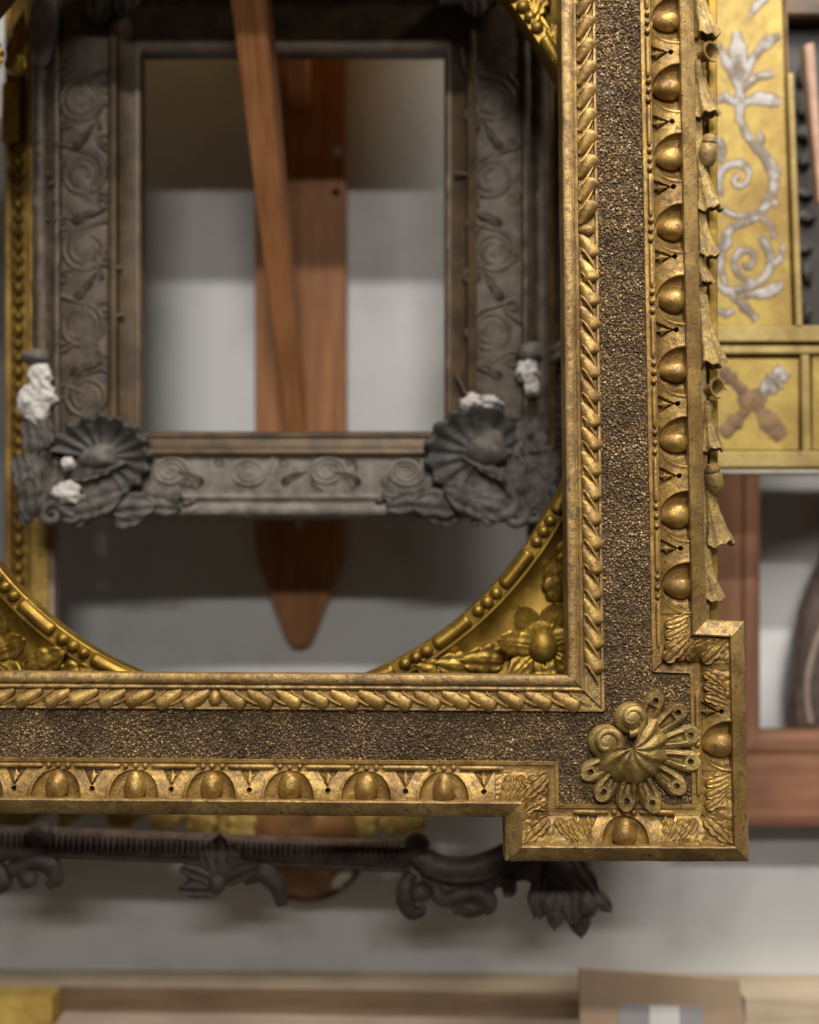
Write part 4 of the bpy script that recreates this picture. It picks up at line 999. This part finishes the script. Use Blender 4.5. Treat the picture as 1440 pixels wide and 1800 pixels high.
# ------------------------------------------------------------------ yellow gilded frame with painted scrolls (right)
def build_cassetta():
    y = 0.23
    R = root('painted_yellow_frame', PV(1330, 832, y), 'yellow gilded frame corner with grey painted scrolls and a square flower panel', 'picture frame')
    def b(name, x0, y0, x1, y1, h, mat, sk=0., d=.02, bev=.0015):
        k = (DIST+y)/FPX
        return child(name, extrude_px(name, [(x0, y0), (x1, y0), (x1+sk, y1), (x0+sk, y1)], y-h*k, y+d, mat, 30, bev), R)
    b('panel', 1180, -60, 1374, 572, 0, M['yellow'], 20)
    b('edge_moulding', 1384, 128, 1396, 572, 10, M['yellow_edge'], 16)
    b('groove_strip', 1376, -60, 1382, 572, -8, M['brownpaint'], 20)
    b('cross_moulding', 1180, 572, 1700, 601, 8, M['yellow_edge'])
    b('groove_strip', 1180, 602, 1700, 608, -6, M['brownpaint'])
    b('inner_moulding', 1180, 608, 1700, 622, 6, M['yellow_edge'])
    b('groove_strip', 1180, 623, 1408, 629, -6, M['brownpaint'])
    b('corner_panel', 1180, 630, 1405, 792, 0, M['yellow'])
    b('edge_moulding', 1408, 623, 1424, 792, 5, M['yellow_edge'], 3)
    b('panel', 1428, 624, 1700, 792, 0, M['yellow'])
    b('outer_moulding', 1180, 793, 1700, 822, 10, M['yellow_edge'])
    b('outer_edge', 1180, 823, 1700, 833, 4, M['cream'])
    k = (DIST+y)/FPX
    def paint(name, pts, rad, mat=M['scrollgrey']):
        pts = np.array(pts, float); q = np.linspace(0, 1, len(pts)); s = np.linspace(0, 1, 44)
        X, Y = np.interp(s, q, pts[:, 0]), np.interp(s, q, pts[:, 1])
        for _ in range(5):
            X[1:-1] = (X[:-2]+2*X[1:-1]+X[2:])/4; Y[1:-1] = (Y[:-2]+2*Y[1:-1]+Y[2:])/4
        r = np.interp(s, np.linspace(0, 1, len(rad)), rad)*(.80+.22*fnoise(s*11, s*0+pts[0][0], 3))
        child(name, tube(name, P(X, Y, y, .3), (r+2.6)*k, M['brownpaint'], 8, .04, ref=(0, -1, 0)), R)
        child(name, tube(name, P(X, Y, y, .5), r*k, mat, 8, .12, ref=(0, -1, 0)), R)
    # lily head at the top
    paint('painted_scroll', [(1300, 215), (1302, 150), (1298, 90), (1294, 55)], [7, 12, 17, 10])
    paint('painted_scroll', [(1300, 150), (1325, 100), (1350, 72), (1372, 62)], [6, 10, 11, 7]); paint('painted_scroll', [(1302, 160), (1330, 135), (1360, 130)], [5, 8, 7])
    paint('painted_scroll', [(1298, 155), (1278, 110), (1262, 78)], [5, 9, 6]); paint('painted_scroll', [(1305, 182), (1335, 172), (1372, 180)], [5, 12, 11]); paint('painted_scroll', [(1298, 185), (1275, 170), (1258, 178)], [5, 9, 6])
    # stems and volutes
    paint('painted_scroll', [(1302, 210), (1315, 245), (1345, 272), (1364, 310), (1356, 352), (1330, 378), (1290, 380), (1262, 362)], [6, 7, 10, 11, 9, 7, 5, 5])
    paint('painted_scroll', [(1268, 345), (1262, 310), (1275, 290), (1305, 286), (1320, 302), (1312, 325), (1294, 328), (1288, 314), (1300, 308)], [4, 6, 7, 7, 6, 6, 5, 4, 4])
    paint('painted_scroll', [(1345, 375), (1320, 388), (1285, 400), (1265, 440)], [4, 6, 6, 9])
    paint('painted_scroll', [(1262, 500), (1280, 515), (1310, 505), (1345, 490), (1358, 460), (1345, 425), (1335, 415)], [6, 8, 8, 9, 9, 7, 4])
    paint('painted_scroll', [(1330, 498), (1300, 488), (1288, 462), (1300, 440), (1322, 440), (1328, 458), (1315, 472), (1304, 462)], [5, 6, 7, 7, 6, 5, 5, 4])
    paint('painted_scroll', [(1280, 512), (1305, 535), (1330, 562)], [5, 9, 8]); paint('painted_scroll', [(1305, 520), (1345, 515), (1376, 500)], [5, 10, 9])
    for pts, rad in (([(1330, 375), (1355, 395), (1362, 420)], [4, 6, 3]), ([(1268, 440), (1280, 425), (1276, 405)], [8, 9, 4]), ([(1262, 240), (1272, 262), (1265, 285)], [4, 8, 4]), ([(1330, 262), (1340, 245), (1332, 232)], [5, 6, 3]), ([(1352, 470), (1372, 455), (1378, 430)], [4, 6, 3]), ([(1276, 500), (1266, 470), (1272, 445)], [5, 7, 3]), ([(1318, 30), (1330, 10), (1350, -5)], [4, 7, 4]), ([(1290, 545), (1276, 552), (1262, 545)], [4, 7, 4]), ([(1352, 300), (1375, 300)], [5, 4]), ([(1342, 345), (1366, 358)], [5, 4])):
        paint('painted_scroll', pts, rad)
    # flower in the corner square
    for a, c in (((1380, 650), 20), ((1375, 770), 22), ((1270, 765), 15), ((1268, 648), 13)):
        paint('painted_flower', [(a[0], a[1]), (a[0]+.35*(1325-a[0]), a[1]+.35*(708-a[1])), (1325, 708)], [c*.7, c, 7], M['brownpaint'] if c != 20 else M['scrollgrey'])
    paint('painted_flower', [(1300, 712), (1325, 700), (1345, 712)], [14, 24, 14], M['brownpaint'])
build_cassetta()

# ------------------------------------------------------------------ dark frame and reddish strip seen through it
def build_topright():
    y = 0.36
    R = root('black_carved_frame', PV(1450, 600, y), 'black carved frame standing behind the yellow painted frame', 'picture frame')
    child('backing', extrude_px('backing', [(1330, -140), (1640, -140), (1660, 640), (1345, 640)], y, y+.03, M['black'], 30, .002), R)
    child('upper_rail', extrude_px('upper_rail', [(1330, -60), (1640, -60), (1640, 28), (1330, 28)], y-.03, y-.001, M['darkedge'], 30, .004), R)
    kn = blob('carved_knob', M['black'], 3, .25)
    for k in range(9): put(kn, 'carved_knob', R, 1412+rng.uniform(-5, 9), 140+k*50+rng.uniform(-14, 14), y, rot=rng.uniform(0, 180), sx=rng.uniform(8, 15), sy=rng.uniform(10, 22), sz=10, h=5)
    r2 = root('reddish_wood_strip', PV(1438, 350, .30), 'thin pinkish wood strip slanting in front of the black carved frame', 'strip')
    child('strip', extrude_px('strip', [(1414, 78), (1432, 74), (1452, 350), (1440, 356)], .30, .318, M['copper'], 30, .002), r2)
build_topright()

# ------------------------------------------------------------------ plain reddish frame on the wall (right) and scroll frame behind it
def build_plain():
    y = 0.425
    R = root('plain_wooden_frame', PV(1450, 1452, y), 'plain reddish brown wooden frame with rounded inner edge below the yellow frame', 'picture frame')
    outer = (1205, 600, 1760, 1452); inner = (1337, 735, 1640, 1286)
    prof = [(0, -60), (0, 0), (.04, 3), (.13, 3), (.15, -2), (.19, -3), (.75, -1), (.77, -5), (.79, 1), (.88, 4), (.97, 1), (1, -4), (1, -60)]
    frame_sides(R, outer, inner, y, prof, {'l': M['redwood'], 'r': M['redwood'], 't': M['redwoodx'], 'b': M['redwoodx']}, 24, .1)
    y = 0.465
    R2 = root('dark_scroll_frame', PV(1440, 1286, y), 'dark curved frame edge seen inside the plain reddish frame', 'picture frame')
    pts = [(x+12, yy) for x, yy in [(1452, 860), (1448, 930), (1437, 990), (1418, 1030), (1402, 1075), (1391, 1130), (1385, 1190), (1384, 1240), (1388, 1282), (1560, 1290), (1560, 860)]]
    child('curved_side', extrude_px('curved_side', pts, y, y+.03, M['darkwood'], 40, .004), R2)
    q = np.linspace(0, 1, 20)
    child('inner_bead', tube('inner_bead', P(1455-38*np.sin(q*2.2), 1080+190*q, y, 3), 6*(DIST+y)/FPX, M['pinkboard'], 8, ref=(0, -1, 0)), R2)
build_plain()

# ------------------------------------------------------------------ boards, gilt block and cardboard along the bottom
def build_bottom():
    def board(name, label, cat, x0, x1, yt, yf, yb, zdrop, mat, sl=0., group=None):
        A = P([x0, x1], [yt, yt+sl], yf)
        v = np.concatenate([A, A+np.array([0, yb-yf, 0]), A-np.array([0, 0, zdrop]), A+np.array([0, yb-yf, -zdrop])])
        r = root(name, Vector(A.mean(0)-np.array([0, 0, zdrop])), label, cat, group)
        me = mk('plank', v, [(0, 1, 3, 2), (4, 5, 1, 0), (6, 7, 5, 4), (2, 3, 7, 6), (0, 2, 6, 4), (1, 5, 7, 3)], mat, 30); fixnormals(me)
        child('plank', me, r); return r
    board('wooden_board', 'long brown board with paler top edge leaning lowest against the wall', 'board', -200, 1700, 1732, .47, .5395, .022, M['pale'], 14)
    board('wooden_board', 'dark brown board lying just in front of the pale top board', 'board', 92, 1060, 1742, .45, .4695, .30, M['brownboard'], 14)
    board('wooden_board', 'dull pinkish board at the lower picture edge', 'board', 84, 1060, 1815, .36, .432, .30, M['pinkboard'], 14)
    board('wooden_board', 'pale board right of the cardboard piece', 'board', 1310, 1700, 1756, .40, .445, .30, M['pale'], 8)
    board('gilt_block', 'yellow gilded frame corner at the lower left', 'frame corner', -160, 92, 1752, .40, .438, .30, M['gilt_lit'], 0)
    y = .325
    R = root('cardboard_piece', PV(1165, 1850, y), 'upright piece of brown cardboard with grey and white label at the bottom', 'cardboard')
    child('sheet', extrude_px('sheet', [(1018, 1703), (1300, 1722), (1318, 1860), (1020, 1860)], y, y+.006, M['card'], 30, .0008), R)
    child('grey_label', extrude_px('grey_label', [(1088, 1764), (1236, 1771), (1238, 1852), (1088, 1852)], y-.0012, y-.0002, M['label_grey']), R)
    child('white_label', extrude_px('white_label', [(1142, 1768), (1194, 1770), (1196, 1852), (1142, 1852)], y-.0024, y-.0014, M['label_white']), R)
    R = root('blue_paper_slip', PV(975, 880, .30), 'pale blue paper slip beside the tarnished frame corner', 'paper')
    child('slip', extrude_px('slip', [(955, 797), (1010, 793), (1012, 905), (960, 900)], .30, .303, M['blue']), R)
build_bottom()
